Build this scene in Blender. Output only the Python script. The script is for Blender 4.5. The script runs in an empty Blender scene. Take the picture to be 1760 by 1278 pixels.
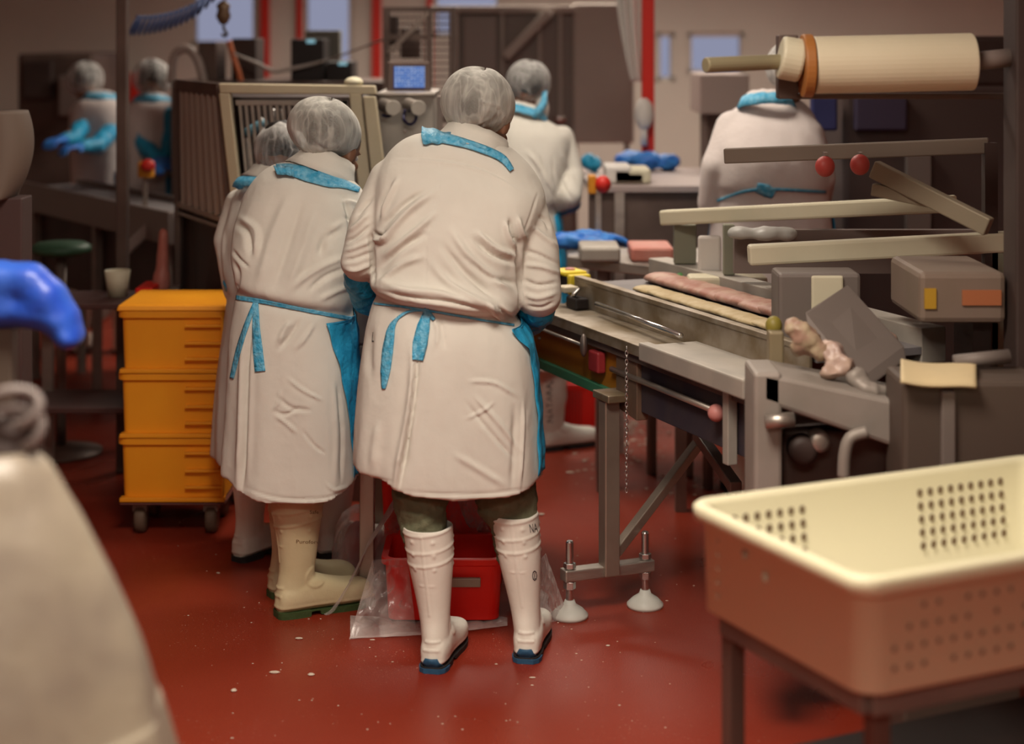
import bpy, bmesh, math, random
import numpy as np
from mathutils import Vector, Matrix, Euler, noise
from mathutils.bvhtree import BVHTree
random.seed(7)
PI = math.pi
scene = bpy.context.scene
COL = scene.collection

# ------------------------------------------------------------------ camera, world, light, exposure
F, HY, CAMZ = 3000.0, 60.0, 1.75
cam_data = bpy.data.cameras.new('camera')
cam = bpy.data.objects.new('camera', cam_data)
COL.objects.link(cam)
cam.location = (0, 0, CAMZ)
cam.rotation_euler = (PI/2, 0, 0)
cam_data.sensor_width = 36
cam_data.sensor_fit = 'HORIZONTAL'
cam_data.lens = F*36/1760
cam_data.shift_y = -(639-HY)/1760
cam_data.clip_start = 0.05
cam_data.clip_end = 100
cam_data.dof.use_dof = True
cam_data.dof.focus_distance = 5.15
cam_data.dof.aperture_fstop = (cam_data.lens/1000)/0.042
scene.camera = cam
world = bpy.data.worlds.new('world')
scene.world = world
world.use_nodes = True
world.node_tree.nodes['Background'].inputs[0].default_value = (0.52, 0.54, 0.70, 1)
world.node_tree.nodes['Background'].inputs[1].default_value = 0.62
scene.view_settings.view_transform = 'Standard'
scene.view_settings.look = 'None'
scene.view_settings.exposure = -0.10
scene.view_settings.gamma = 1.0
scene.view_settings.use_curve_mapping = False
scene.cycles.use_denoising = True
scene.cycles.max_bounces = 8
scene.cycles.transparent_max_bounces = 16
scene.cycles.caustics_reflective = False
scene.cycles.caustics_refractive = False
scene.cycles.sample_clamp_indirect = 4.0

def area_light(name, loc, size, sizey, power, color, spread=PI, rot=(0, 0, 0)):
    l = bpy.data.lights.new(name, 'AREA')
    l.shape = 'RECTANGLE'; l.size = size; l.size_y = sizey
    l.energy = power; l.color = color; l.spread = spread
    o = bpy.data.objects.new(name, l); COL.objects.link(o)
    o.location = loc; o.rotation_euler = rot
    return o
LAMPS = [(-0.1, -0.2, 1.4, 0.8, 78), (-0.2, 2.9, 1.0, 0.8, 78), (0.0, 6.3, 1.2, 0.6, 30), (0.4, 9.8, 3.0, 0.6, 100)]  # unseen lamps, added for a bright centre and fill from the camera side
for lx, ly, sx, sy, pw in LAMPS:
    area_light('added_lamp_light', (lx, ly, 2.92), sx, sy, pw, (1.0, 0.88, 0.74), spread=math.radians(150))

# ------------------------------------------------------------------ helpers
def P(px, py, Y):
    return Vector(((px-880)/F*Y, Y, CAMZ-(py-HY)/F*Y))
def PZ(px, py, z):
    return P(px, py, F*(CAMZ-z)/(py-HY))
def PF(px, py):
    return PZ(px, py, 0.0)
def S(Y):
    return Y/F            # metres per pixel at depth Y

def tag(o, label=None, cat=None, group=None, kind=None):
    if label: o['label'] = label
    if cat: o['category'] = cat
    if group: o['group'] = group
    if kind: o['kind'] = kind
    return o
def thing(name, loc, label, cat, group=None, rz=0.0):
    o = bpy.data.objects.new(name, None); COL.objects.link(o)
    o.location = loc; o.rotation_euler = (0, 0, rz)
    o.empty_display_size = 0.1
    return tag(o, label, cat, group)
def link(name, me, mat=None, parent=None, smooth=True, bevel=0.0, solid=0.0):
    o = bpy.data.objects.new(name, me); COL.objects.link(o)
    if mat is not None:
        me.materials.clear(); me.materials.append(mat)
    if smooth and len(me.polygons):
        me.polygons.foreach_set('use_smooth', [True]*len(me.polygons))
    if solid:
        m = o.modifiers.new('solid', 'SOLIDIFY'); m.thickness = solid; m.offset = 0
    if bevel:
        m = o.modifiers.new('bevel', 'BEVEL'); m.width = bevel; m.segments = 2
        m.limit_method = 'ANGLE'; m.angle_limit = math.radians(40)
    if parent is not None:
        o.parent = parent
        o.matrix_parent_inverse = world_mat(parent).inverted() if parent.get('_keep', 1) else Matrix()
    return o
def world_mat(o):
    m = Matrix.LocRotScale(o.location, o.rotation_euler, o.scale)
    if o.parent is not None:
        return world_mat(o.parent) @ o.matrix_parent_inverse @ m
    return m

class MB:
    """mesh collector: world coordinates in, one mesh out"""
    def __init__(s): s.v = []; s.f = []
    def add(s, vs, fs, M=None):
        n = len(s.v)
        for v in vs:
            v = Vector(v)
            s.v.append(M @ v if M is not None else v)
        s.f += [tuple(i+n for i in f) for f in fs]
        return s
    def box(s, lo, hi, M=None):
        x0, y0, z0 = lo; x1, y1, z1 = hi
        return s.add([(x0,y0,z0),(x1,y0,z0),(x1,y1,z0),(x0,y1,z0),(x0,y0,z1),(x1,y0,z1),(x1,y1,z1),(x0,y1,z1)],
                     [(3,2,1,0),(4,5,6,7),(0,1,5,4),(1,2,6,5),(2,3,7,6),(3,0,4,7)], M)
    def hexa(s, b, t):
        """bottom quad and top quad given as 4 points each"""
        return s.add(list(b)+list(t), [(3,2,1,0),(4,5,6,7),(0,1,5,4),(1,2,6,5),(2,3,7,6),(3,0,4,7)])
    def bar(s, p0, p1, w, h, up=(0,0,1)):
        p0 = Vector(p0); p1 = Vector(p1); d = (p1-p0).normalized(); u = Vector(up)
        if abs(d.dot(u)) > .98: u = Vector((0,1,0))
        r = d.cross(u).normalized(); u = r.cross(d).normalized()
        q = [r*a*w/2+u*b*h/2 for a, b in ((-1,-1),(1,-1),(1,1),(-1,1))]
        return s.hexa([p0+x for x in q], [p1+x for x in q])
    def loft(s, rings, caps=True, closed=True):
        n = len(rings[0]); base = len(s.v)
        for r in rings: s.v += [Vector(p) for p in r]
        for i in range(len(rings)-1):
            for j in range(n if closed else n-1):
                a = base+i*n+j; b = base+i*n+(j+1) % n
                s.f.append((a, b, b+n, a+n))
        if caps:
            c = len(s.v); s.v.append(sum((Vector(p) for p in rings[0]), Vector())/n)
            for j in range(n): s.f.append((c, base+(j+1) % n, base+j))
            c = len(s.v); s.v.append(sum((Vector(p) for p in rings[-1]), Vector())/n)
            e = base+(len(rings)-1)*n
            for j in range(n): s.f.append((c, e+j, e+(j+1) % n))
        return s
    def tube(s, pts, rad, seg=12, caps=True, flat=1.0):
        pts = [Vector(p) for p in pts]
        if not hasattr(rad, '__len__'): rad = [rad]*len(pts)
        rings = []; prev = None
        for i, p in enumerate(pts):
            d = (pts[min(i+1, len(pts)-1)]-pts[max(i-1, 0)]).normalized()
            if prev is None:
                u = Vector((0,0,1)) if abs(d.z) < .9 else Vector((0,1,0))
            else: u = prev
            r = d.cross(u).normalized(); u = r.cross(d).normalized(); prev = u
            rings.append([p+(r*math.cos(a)+u*math.sin(a)*flat)*rad[i] for a in (2*PI*k/seg for k in range(seg))])
        return s.loft(rings, caps)
    def capsule(s, p0, r0, p1, r1, seg=20):
        p0 = Vector(p0); p1 = Vector(p1); d = (p1-p0).normalized()
        pts = []; rs = []
        for k in range(6):
            a = PI/2*k/5; pts.append(p0-d*r0*math.cos(a)); rs.append(max(r0*math.sin(a), r0*.05))
        for k in range(1, 5): pts.append(p0.lerp(p1, k/5)); rs.append(r0+(r1-r0)*k/5)
        for k in range(6):
            a = PI/2*k/5; pts.append(p1+d*r1*math.sin(a)); rs.append(max(r1*math.cos(a), r1*.05))
        u = Vector((0,0,1)) if abs(d.z) < .9 else Vector((0,1,0))
        r = d.cross(u).normalized(); u = r.cross(d).normalized()
        rings = [[p+(r*math.cos(t)+u*math.sin(t))*q for t in (2*PI*k/seg for k in range(seg))] for p, q in zip(pts, rs)]
        return s.loft(rings)
    def ellip(s, c, rad, rot=None, seg=28, rows=16):
        c = Vector(c); R = rot.to_matrix() if rot is not None else Matrix.Identity(3)
        rings = []
        for i in range(rows+1):
            a = -PI/2+PI*(i/rows); ca = max(math.cos(a), .02)
            rings.append([c+R@Vector((rad[0]*ca*math.cos(t), rad[1]*ca*math.sin(t), rad[2]*math.sin(a))) for t in (2*PI*k/seg for k in range(seg))])
        return s.loft(rings)
    def lathe(s, c, prof, seg=32, M=None):
        """prof: (radius, z) from bottom to top"""
        c = Vector(c); rings = []
        for r, z in prof:
            ring = [Vector((max(r, 1e-4)*math.cos(t), max(r, 1e-4)*math.sin(t), z)) for t in (2*PI*k/seg for k in range(seg))]
            rings.append([c+(M@p if M is not None else p) for p in ring])
        return s.loft(rings)
    def mesh(s, name):
        me = bpy.data.meshes.new(name)
        me.from_pydata([tuple(v) for v in s.v], [], s.f)
        me.update()
        bm = bmesh.new(); bm.from_mesh(me)
        bmesh.ops.recalc_face_normals(bm, faces=bm.faces)
        bm.to_mesh(me); bm.free()
        return me
    def build(s, name, mat, parent=None, smooth=False, bevel=0.0, solid=0.0):
        return link(name, s.mesh(name), mat, parent, smooth, bevel, solid)

def rods(name, mat, parent, segs, **k):
    m = MB()
    for a in segs: m.bar(*a)
    return m.build(name, mat, parent, **k)

def catmull(keys, n):
    K = np.array(keys, float); m = len(K)
    out = []
    for t in np.linspace(0, m-1, n):
        i = min(int(t), m-2); u = t-i
        p0 = K[max(i-1, 0)]; p1 = K[i]; p2 = K[i+1]; p3 = K[min(i+2, m-1)]
        out.append(0.5*((2*p1)+(-p0+p2)*u+(2*p0-5*p1+4*p2-p3)*u*u+(-p0+3*p1-3*p2+p3)*u**3))
    return np.array(out)

def fuse(mb, voxel, it=4, lam=.5):
    """voxel union of everything in the collector -> smoothed mesh"""
    me = mb.mesh('tmp'); o = bpy.data.objects.new('tmp', me); COL.objects.link(o)
    m = o.modifiers.new('r', 'REMESH'); m.mode = 'VOXEL'; m.voxel_size = voxel; m.adaptivity = 0
    dg = bpy.context.evaluated_depsgraph_get()
    out = bpy.data.meshes.new_from_object(o.evaluated_get(dg))
    bpy.data.objects.remove(o); bpy.data.meshes.remove(me)
    smooth_mesh(out, it, lam)
    return out
def get_co(me):
    a = np.empty(len(me.vertices)*3); me.vertices.foreach_get('co', a); return a.reshape(-1, 3)
def set_co(me, a):
    me.vertices.foreach_set('co', a.ravel()); me.update()
def get_no(me):
    me.update()
    a = np.empty(len(me.vertices)*3); me.vertex_normals.foreach_get('vector', a); return a.reshape(-1, 3)
def smooth_mesh(me, it, lam=.5):
    co = get_co(me)
    e = np.empty(len(me.edges)*2, int); me.edges.foreach_get('vertices', e); e = e.reshape(-1, 2)
    n = len(co); deg = np.bincount(e.ravel(), minlength=n).astype(float); deg[deg == 0] = 1
    for k in range(it):
        s = np.zeros_like(co)
        for a in range(3):
            s[:, a] = np.bincount(e[:, 0], co[e[:, 1], a], n)+np.bincount(e[:, 1], co[e[:, 0], a], n)
        l = lam if k % 2 == 0 else lam*.6
        co = co+(s/deg[:, None]-co)*(l if True else 0)
    set_co(me, co)
def proj(co):
    return 880+F*co[:, 0]/co[:, 1], HY+F*(CAMZ-co[:, 2])/co[:, 1]
def facing(co, no):
    v = np.array([0, 0, CAMZ])-co
    v /= np.linalg.norm(v, axis=1)[:, None]
    return np.clip((v*no).sum(1)*3, 0, 1)
def creases(me, cr, base=1.0):
    """cr: (kind, [(px,py)..], half width px, amplitude mm); cloth folds pressed into the side facing -Y"""
    co = get_co(me); no = get_no(me); u, v = proj(co); f = facing(co, no)
    d_tot = np.zeros(len(co))
    for kind, pts, w, amp in cr:
        pts = catmull(pts, max(len(pts)*4, 6)) if len(pts) > 2 else np.array(pts, float)
        best = np.full(len(co), 1e9); sd = np.zeros(len(co)); tt = np.zeros(len(co))
        L = np.r_[0, np.cumsum(np.hypot(*np.diff(pts, axis=0).T))]
        for i in range(len(pts)-1):
            a = pts[i]; b = pts[i+1]; ab = b-a; l2 = (ab**2).sum()+1e-9
            t = np.clip(((u-a[0])*ab[0]+(v-a[1])*ab[1])/l2, 0, 1)
            dx = u-(a[0]+ab[0]*t); dy = v-(a[1]+ab[1]*t)
            dd = np.hypot(dx, dy); m = dd < best
            best[m] = dd[m]; sg = np.sign(ab[0]*dy-ab[1]*dx); sd[m] = (sg*dd)[m]
            tt[m] = ((L[i]+t*math.sqrt(l2))/L[-1])[m]
        tap = np.clip(np.minimum(tt, 1-tt)*4+.12, 0, 1)
        x = best/w
        if kind == 'r': pr = np.exp(-x*x)-.35*np.exp(-(x/2.2)**2)
        elif kind == 'g': pr = -np.exp(-x*x)+.35*np.exp(-(x/2.2)**2)
        elif kind == 's': pr = sd/w*np.exp(-.5*x*x)*1.3
        elif kind == 'o': pr = np.where(sd > 0, np.exp(-x*.6), -.25*np.exp(-x))   # an overlapping edge
        d_tot += pr*tap*amp*.001*f
    set_co(me, co+no*(d_tot*base)[:, None])
def ripple(me, amp, scale, oct_=2, stretch=(1, 1, 1), seed=0.0, ridged=False, mask=None):
    co = get_co(me); no = get_no(me); st = Vector(stretch)
    q = co*np.array(stretch)*scale+seed
    d = np.empty(len(co))
    for i, p in enumerate(q):
        v = 0; a = 1; k = 1
        for _ in range(oct_):
            n = noise.noise(Vector(p)*k)
            v += a*((1-abs(n)*2.2) if ridged else n); a *= .5; k *= 2.1
        d[i] = v
    if ridged: d -= d.mean()
    if mask is not None: d *= mask(co)
    set_co(me, co+no*(d*amp)[:, None])
def bvh(me):
    return BVHTree.FromPolygons([v.co.copy() for v in me.vertices], [tuple(p.vertices) for p in me.polygons])
def hit(tree, px, py, off=.003):
    o = Vector((0, 0, CAMZ)); d = (P(px, py, 5)-o).normalized()
    h = tree.ray_cast(o, d)
    if h[0] is None: return None
    return h[0]-d*off
def ribbon(tree, pts, width, off=.003, n=40, crinkle=0.0, free=None):
    """a flat tape laid on a surface along image points; returns rings of 2"""
    K = catmull(pts, n); W = np.interp(np.linspace(0, 1, n), np.linspace(0, 1, len(width)), width) if hasattr(width, '__len__') else np.full(n, width)
    rows = []; last = None
    for i in range(n):
        a = K[max(i-1, 0)]; b = K[min(i+1, n-1)]; t = (b-a)/(np.hypot(*(b-a))+1e-9); nn = np.array([-t[1], t[0]])
        row = []
        for k in (-1, -.5, 0, .5, 1):
            q = K[i]+nn*W[i]/2*k
            h = hit(tree, q[0], q[1], off+(abs(k) < .3)*.0015+crinkle*random.random())
            if h is None or (last is not None and abs(h.y-last[2]) > .08):
                h = P(q[0], q[1], last[2]) if last is not None else None
            row.append(h)
        if any(r is None for r in row):
            good = [r for r in row if r is not None]
            if not good: continue
            row = [r if r is not None else good[0].copy() for r in row]
        last = (0, 0, row[2].y)
        rows.append(row)
    return rows
def ribbon_obj(name, tree, pts, width, mat, parent, off=.003, n=40, crinkle=0.0, solid=.0015):
    rows = ribbon(tree, pts, width, off, n, crinkle)
    m = MB(); m.loft(rows, caps=False, closed=False)
    return m.build(name, mat, parent, smooth=True, solid=solid)
def text_on(name, tree, body, px, py, size, rot, mat, parent, off=.0012, font_shear=0.0, sx=1.0):
    """lettering that lies on a surface; size in pixels at that depth"""
    cu = bpy.data.curves.new('t', 'FONT'); cu.body = body; cu.size = 1; cu.align_x = 'CENTER'; cu.align_y = 'CENTER'; cu.shear = font_shear
    cu.resolution_u = 2
    to = bpy.data.objects.new('t', cu); COL.objects.link(to)
    dg = bpy.context.evaluated_depsgraph_get()
    me = bpy.data.meshes.new_from_object(to.evaluated_get(dg)); bpy.data.objects.remove(to)
    c, s_ = math.cos(rot), math.sin(rot); ok = True
    for v in me.vertices:
        x, y = v.co.x*size*sx, -v.co.y*size
        h = hit(tree, px+x*c-y*s_, py+x*s_+y*c, off)
        if h is None: h = v.co*0; ok = False
        v.co = h
    if not ok:
        bm = bmesh.new(); bm.from_mesh(me)
        bmesh.ops.delete(bm, geom=[v for v in bm.verts if v.co.length < .1], context='VERTS'); bm.to_mesh(me); bm.free()
    return link(name, me, mat, parent, smooth=False)

# ------------------------------------------------------------------ materials
MATS = {}
def mat(name, col, rough=.6, metal=0.0, alpha=1.0, noise_amt=0.0, noise_scale=8.0, col2=None, bump=0.0, bump_scale=60.0,
        spec=.5, emit=None, estr=0.0, trans=0.0, ior=1.45, stretch=(1, 1, 1), coat=0.0, sss=0.0, rough2=None, sheen=0.0):
    if name in MATS: return MATS[name]
    m = bpy.data.materials.new(name); m.use_nodes = True; nt = m.node_tree; b = nt.nodes['Principled BSDF']
    I = b.inputs
    I['Base Color'].default_value = (*col, 1); I['Roughness'].default_value = rough; I['Metallic'].default_value = metal
    I['Alpha'].default_value = alpha; I['Specular IOR Level'].default_value = spec; I['IOR'].default_value = ior
    I['Transmission Weight'].default_value = trans; I['Coat Weight'].default_value = coat; I['Coat Roughness'].default_value = .15
    I['Sheen Weight'].default_value = sheen
    if sss: I['Subsurface Weight'].default_value = sss; I['Subsurface Scale'].default_value = .02
    if emit: I['Emission Color'].default_value = (*emit, 1); I['Emission Strength'].default_value = estr
    tc = nt.nodes.new('ShaderNodeTexCoord'); mp = nt.nodes.new('ShaderNodeMapping'); mp.inputs['Scale'].default_value = stretch
    nt.links.new(tc.outputs['Object'], mp.inputs['Vector'])
    if col2 is not None:
        n = nt.nodes.new('ShaderNodeTexNoise'); n.inputs['Scale'].default_value = noise_scale; n.inputs['Detail'].default_value = 5
        nt.links.new(mp.outputs[0], n.inputs['Vector'])
        r = nt.nodes.new('ShaderNodeValToRGB'); r.color_ramp.elements[0].position = .38; r.color_ramp.elements[1].position = .64
        r.color_ramp.elements[0].color = (*col, 1); r.color_ramp.elements[1].color = (*col2, 1)
        nt.links.new(n.outputs['Fac'], r.inputs['Fac']); nt.links.new(r.outputs[0], I['Base Color'])
        if rough2 is not None:
            q = nt.nodes.new('ShaderNodeMapRange'); q.inputs[1].default_value = .35; q.inputs[2].default_value = .65
            q.inputs[3].default_value = rough; q.inputs[4].default_value = rough2
            nt.links.new(n.outputs['Fac'], q.inputs[0]); nt.links.new(q.outputs[0], I['Roughness'])
    if bump:
        n = nt.nodes.new('ShaderNodeTexNoise'); n.inputs['Scale'].default_value = bump_scale; n.inputs['Detail'].default_value = 4
        nt.links.new(mp.outputs[0], n.inputs['Vector'])
        bp = nt.nodes.new('ShaderNodeBump'); bp.inputs['Strength'].default_value = bump; bp.inputs['Distance'].default_value = .01
        nt.links.new(n.outputs['Fac'], bp.inputs['Height']); nt.links.new(bp.outputs[0], I['Normal'])
    MATS[name] = m
    return m
coat_m = mat('coat_cotton', (.63, .605, .545), .93, col2=(.68, .655, .59), noise_scale=4, bump=.12, bump_scale=26, spec=.15)
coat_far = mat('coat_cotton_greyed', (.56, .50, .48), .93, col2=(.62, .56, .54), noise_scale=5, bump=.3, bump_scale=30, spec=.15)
apron_m = mat('blue_film', (.02, .30, .55), .35, alpha=.9, col2=(.03, .38, .66), noise_scale=14, bump=.6, bump_scale=45, spec=.5)
tie_m = mat('blue_tie_film', (.05, .36, .60), .4, alpha=.93, col2=(.18, .50, .70), noise_scale=60, bump=.6, bump_scale=90)
cover_m = mat('blue_sleeve_film', (.012, .26, .48), .38, col2=(.02, .34, .58), noise_scale=14, bump=.9, bump_scale=50)
glove_m = mat('blue_nitrile', (.03, .16, .60), .45, col2=(.05, .26, .72), noise_scale=20, bump=.3, bump_scale=50)
skin_m = mat('skin_brown', (.20, .09, .05), .55, bump=.1, sss=.05)
hair_m = mat('black_hair', (.012, .009, .008), .5, bump=.6, bump_scale=120)
greyhair_m = mat('grey_hair', (.09, .085, .075), .6, bump=.6, bump_scale=120)
trouser_m = mat('olive_trousers', (.13, .13, .08), .95, col2=(.165, .16, .10), noise_scale=25, bump=.5, bump_scale=50, spec=.1)
white_boot = mat('white_rubber', (.74, .71, .63), .5, col2=(.80, .77, .69), noise_scale=9, bump=.08, spec=.35)
cream_boot = mat('cream_rubber', (.56, .48, .29), .5, col2=(.62, .54, .34), noise_scale=9, bump=.08, spec=.35)
blue_sole = mat('blue_rubber', (.02, .085, .17), .6, bump=.2)
green_sole = mat('green_rubber', (.04, .07, .02), .7, bump=.3)
dark_sole = mat('dark_rubber', (.02, .018, .018), .7, bump=.3)
ink_m = mat('marker_ink', (.03, .025, .03), .6)
brown_ink = mat('brown_print', (.16, .09, .04), .6)
steel = mat('stainless_steel', (.42, .38, .34), .35, .85, col2=(.50, .45, .40), noise_scale=6, bump=.08, bump_scale=30, stretch=(1, 1, 6), rough2=.5)
dirty_steel = mat('stained_steel', (.24, .18, .11), .42, .6, col2=(.40, .34, .27), noise_scale=9, bump=.1, bump_scale=30)
steel_dark = mat('dull_steel', (.20, .16, .14), .5, .6, col2=(.26, .21, .18), noise_scale=6)
steel_matt = mat('satin_steel', (.36, .33, .29), .6, .35, col2=(.42, .38, .33), noise_scale=7)
beige_frame = mat('beige_painted_steel', (.44, .38, .26), .55, .15, col2=(.50, .43, .30), noise_scale=6)
cream_m = mat('cream_plastic', (.56, .52, .38), .55, col2=(.62, .57, .42), noise_scale=4)
dark_m = mat('dark_machine', (.035, .02, .017), .6, col2=(.055, .035, .03), noise_scale=4)
brown_dark = mat('brown_machine', (.09, .06, .05), .6, .3, col2=(.13, .09, .075), noise_scale=5)
black_m = mat('black_plastic', (.012, .008, .008), .5)
red_m = mat('red_plastic', (.80, .012, .006), .42, col2=(.86, .018, .008), noise_scale=7)
redpaint_m = mat('red_paint', (.55, .02, .012), .5)
yellow_crate = mat('orange_crate_plastic', (.82, .31, .010), .5, col2=(.88, .36, .014), noise_scale=3)
yellow_m = mat('yellow_plastic', (.75, .58, .03), .5)
amber_m = mat('amber_panel', (.28, .10, .006), .45, col2=(.34, .13, .01), noise_scale=4)
green_m = mat('green_plastic', (.05, .22, .12), .5)
wall_m = mat('wall_paint', (.60, .56, .50), .9, col2=(.64, .60, .53), noise_scale=2)
ceil_m = mat('ceiling_paint', (.5, .46, .42), .9)
chrome_m = mat('bright_steel', (.62, .60, .58), .22, .95)
pad_m = mat('white_pad_plastic', (.60, .60, .55), .5)
blue_cable = mat('dark_blue_cable', (.015, .012, .06), .5)
orange_m = mat('orange_hose', (.50, .13, .04), .5)
meat_m = mat('pink_meat', (.36, .17, .13), .5, col2=(.46, .30, .23), noise_scale=22, spec=.5)
tan_m = mat('tan_pastry', (.44, .33, .17), .6, col2=(.52, .42, .25), noise_scale=25)
card_m = mat('brown_card', (.24, .14, .06), .8)
white_m = mat('white_plastic', (.62, .58, .54), .5)
sack_m = mat('blue_sack_film', (.015, .06, .42), .4, col2=(.03, .11, .52), noise_scale=8, bump=.5, bump_scale=20)
# ------------------------------------------------------------------ special materials
def net_material(name, col, a0, a1, scale, stretch, rib=True):
    m = bpy.data.materials.new(name); m.use_nodes = True; nt = m.node_tree; b = nt.nodes['Principled BSDF']; L = nt.links.new
    b.inputs['Base Color'].default_value = (*col, 1); b.inputs['Roughness'].default_value = .8
    b.inputs['Specular IOR Level'].default_value = .2
    tc = nt.nodes.new('ShaderNodeTexCoord'); mp = nt.nodes.new('ShaderNodeMapping'); mp.inputs['Scale'].default_value = stretch
    mp.inputs['Rotation'].default_value = (0, .7, 0)
    L(tc.outputs['Object'], mp.inputs[0])
    n = nt.nodes.new('ShaderNodeTexNoise'); n.inputs['Scale'].default_value = scale; n.inputs['Detail'].default_value = 6; n.inputs['Distortion'].default_value = .6
    L(mp.outputs[0], n.inputs['Vector'])
    n2 = nt.nodes.new('ShaderNodeTexNoise'); n2.inputs['Scale'].default_value = 9; n2.inputs['Detail'].default_value = 3
    L(tc.outputs['Object'], n2.inputs['Vector'])
    ad = nt.nodes.new('ShaderNodeMath'); ad.operation = 'ADD'; L(n.outputs['Fac'], ad.inputs[0]); L(n2.outputs['Fac'], ad.inputs[1])
    r = nt.nodes.new('ShaderNodeMapRange'); r.inputs[1].default_value = .78; r.inputs[2].default_value = 1.25
    r.inputs[3].default_value = a0; r.inputs[4].default_value = a1
    L(ad.outputs[0], r.inputs[0]); L(r.outputs[0], b.inputs['Alpha'])
    if rib:
        prev = r.outputs[0]
        for rot, sc_, st_ in ((.75, 6, (2.6, 2.6, .28)), (.35, 10, (3.0, 3.0, .3))):
            m2 = nt.nodes.new('ShaderNodeMapping'); m2.inputs['Rotation'].default_value = (0, rot, 0); m2.inputs['Scale'].default_value = st_; L(tc.outputs['Object'], m2.inputs[0])
            n3 = nt.nodes.new('ShaderNodeTexNoise'); n3.inputs['Scale'].default_value = sc_; n3.inputs['Detail'].default_value = 1; L(m2.outputs[0], n3.inputs['Vector']); n3.inputs['Distortion'].default_value = .3
            s1 = nt.nodes.new('ShaderNodeMath'); s1.operation = 'SUBTRACT'; s1.inputs[1].default_value = .5; L(n3.outputs['Fac'], s1.inputs[0])
            s2 = nt.nodes.new('ShaderNodeMath'); s2.operation = 'ABSOLUTE'; L(s1.outputs[0], s2.inputs[0])
            s3 = nt.nodes.new('ShaderNodeMapRange'); s3.inputs[1].default_value = 0; s3.inputs[2].default_value = .06; s3.inputs[3].default_value = .20; s3.inputs[4].default_value = 0; L(s2.outputs[0], s3.inputs[0])
            s4 = nt.nodes.new('ShaderNodeMath'); s4.operation = 'ADD'; L(prev, s4.inputs[0]); L(s3.outputs[0], s4.inputs[1]); prev = s4.outputs[0]
        r_out = prev
    else: r_out = r.outputs[0]
    lw = nt.nodes.new('ShaderNodeLayerWeight'); lw.inputs['Blend'].default_value = .35
    pw = nt.nodes.new('ShaderNodeMath'); pw.operation = 'MULTIPLY_ADD'; pw.inputs[1].default_value = .75; L(lw.outputs['Facing'], pw.inputs[0]); L(r_out, pw.inputs[2]); pw.use_clamp = True
    L(pw.outputs[0], b.inputs['Alpha'])
    bp = nt.nodes.new('ShaderNodeBump'); bp.inputs['Strength'].default_value = .35; bp.inputs['Distance'].default_value = .01
    L(n.outputs['Fac'], bp.inputs['Height']); L(bp.outputs[0], b.inputs['Normal'])
    return m
net_m = net_material('hair_net_gauze', (.58, .575, .53), .20, .55, 14, (2.0, 1, .6))
net_far = net_material('hair_net_gauze_thin', (.58, .57, .55), .02, .32, 14, (2.4, 1, .5))
bag_m = net_material('clear_plastic_film', (.70, .60, .57), .04, .40, 9, (2.2, 1, .9), rib=False)
bag_thin = net_material('thin_clear_film', (.75, .5, .47), .0, .14, 9, (2.2, 1, .5), rib=False)
bag_m.node_tree.nodes['Principled BSDF'].inputs['Roughness'].default_value = .22
bag_m.node_tree.nodes['Principled BSDF'].inputs['Specular IOR Level'].default_value = .9

# ------------------------------------------------------------------ people
def sup(t, n=2.4):
    c, s_ = math.cos(t), math.sin(t)
    return math.copysign(abs(c)**(2/n), c), math.copysign(abs(s_)**(2/n), s_)

def torso_row(k, t, off=0.0):
    """point of one horizontal section of a coat. k = (py, xl, xr, Y, depth radius, tilt)"""
    py, xl, xr, Y, b, tl = k[:6]
    cx = (xl+xr)/2; a = (xr-xl)/2
    x, y = sup(t)
    px = cx+x*a
    c = P(cx, py+tl*x*a, Y); c.z = CAMZ-(py+tl*x*a-HY)/F*(Y-b*.95)
    return Vector((c.x+x*(a*Y/F+off), Y+y*(b+off), c.z)), px

def coat_rows(keys, hem, n=120, top_hem=None):
    K = catmull([k if len(k) > 5 else tuple(k)+(0,) for k in keys], n)
    base = K[-1][0]; start = top_hem or base-170
    hx = [h[0] for h in hem]; hy = [h[1] for h in hem]
    def shift(k, px):
        w = min(max((k[0]-start)/(base-start), 0), 1)
        row = base+K[-1][5]*(px-(K[-1][1]+K[-1][2])/2)
        return (np.interp(px, hx, hy)-row)*w*w*K[-1][3]/F
    return K, shift

def ring_pts(K, shift, i, off=0.0, N=110, wav=0.0, seed=0.0, base=None, start=None):
    k = K[i]; out = []
    w = 0
    if wav: w = min(max((k[0]-start)/(K[-1][0]-start), 0), 1)
    for j in range(N):
        t = 2*PI*j/N
        o = off
        if w: o += wav*w*(math.sin(t*7+seed)+.6*math.sin(t*13+seed*2+1.3))
        p, px = torso_row(k, t, o)
        p.z -= shift(k, px)
        out.append(p)
    return out

def sleeve(mb, arm):
    """arm: [(px,py,Y,r px)...] -> chained tapered capsules"""
    for a, b in zip(arm[:-1], arm[1:]):
        mb.capsule(P(*a[:3]), a[3]*a[2]/F, P(*b[:3]), b[3]*b[2]/F)

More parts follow.
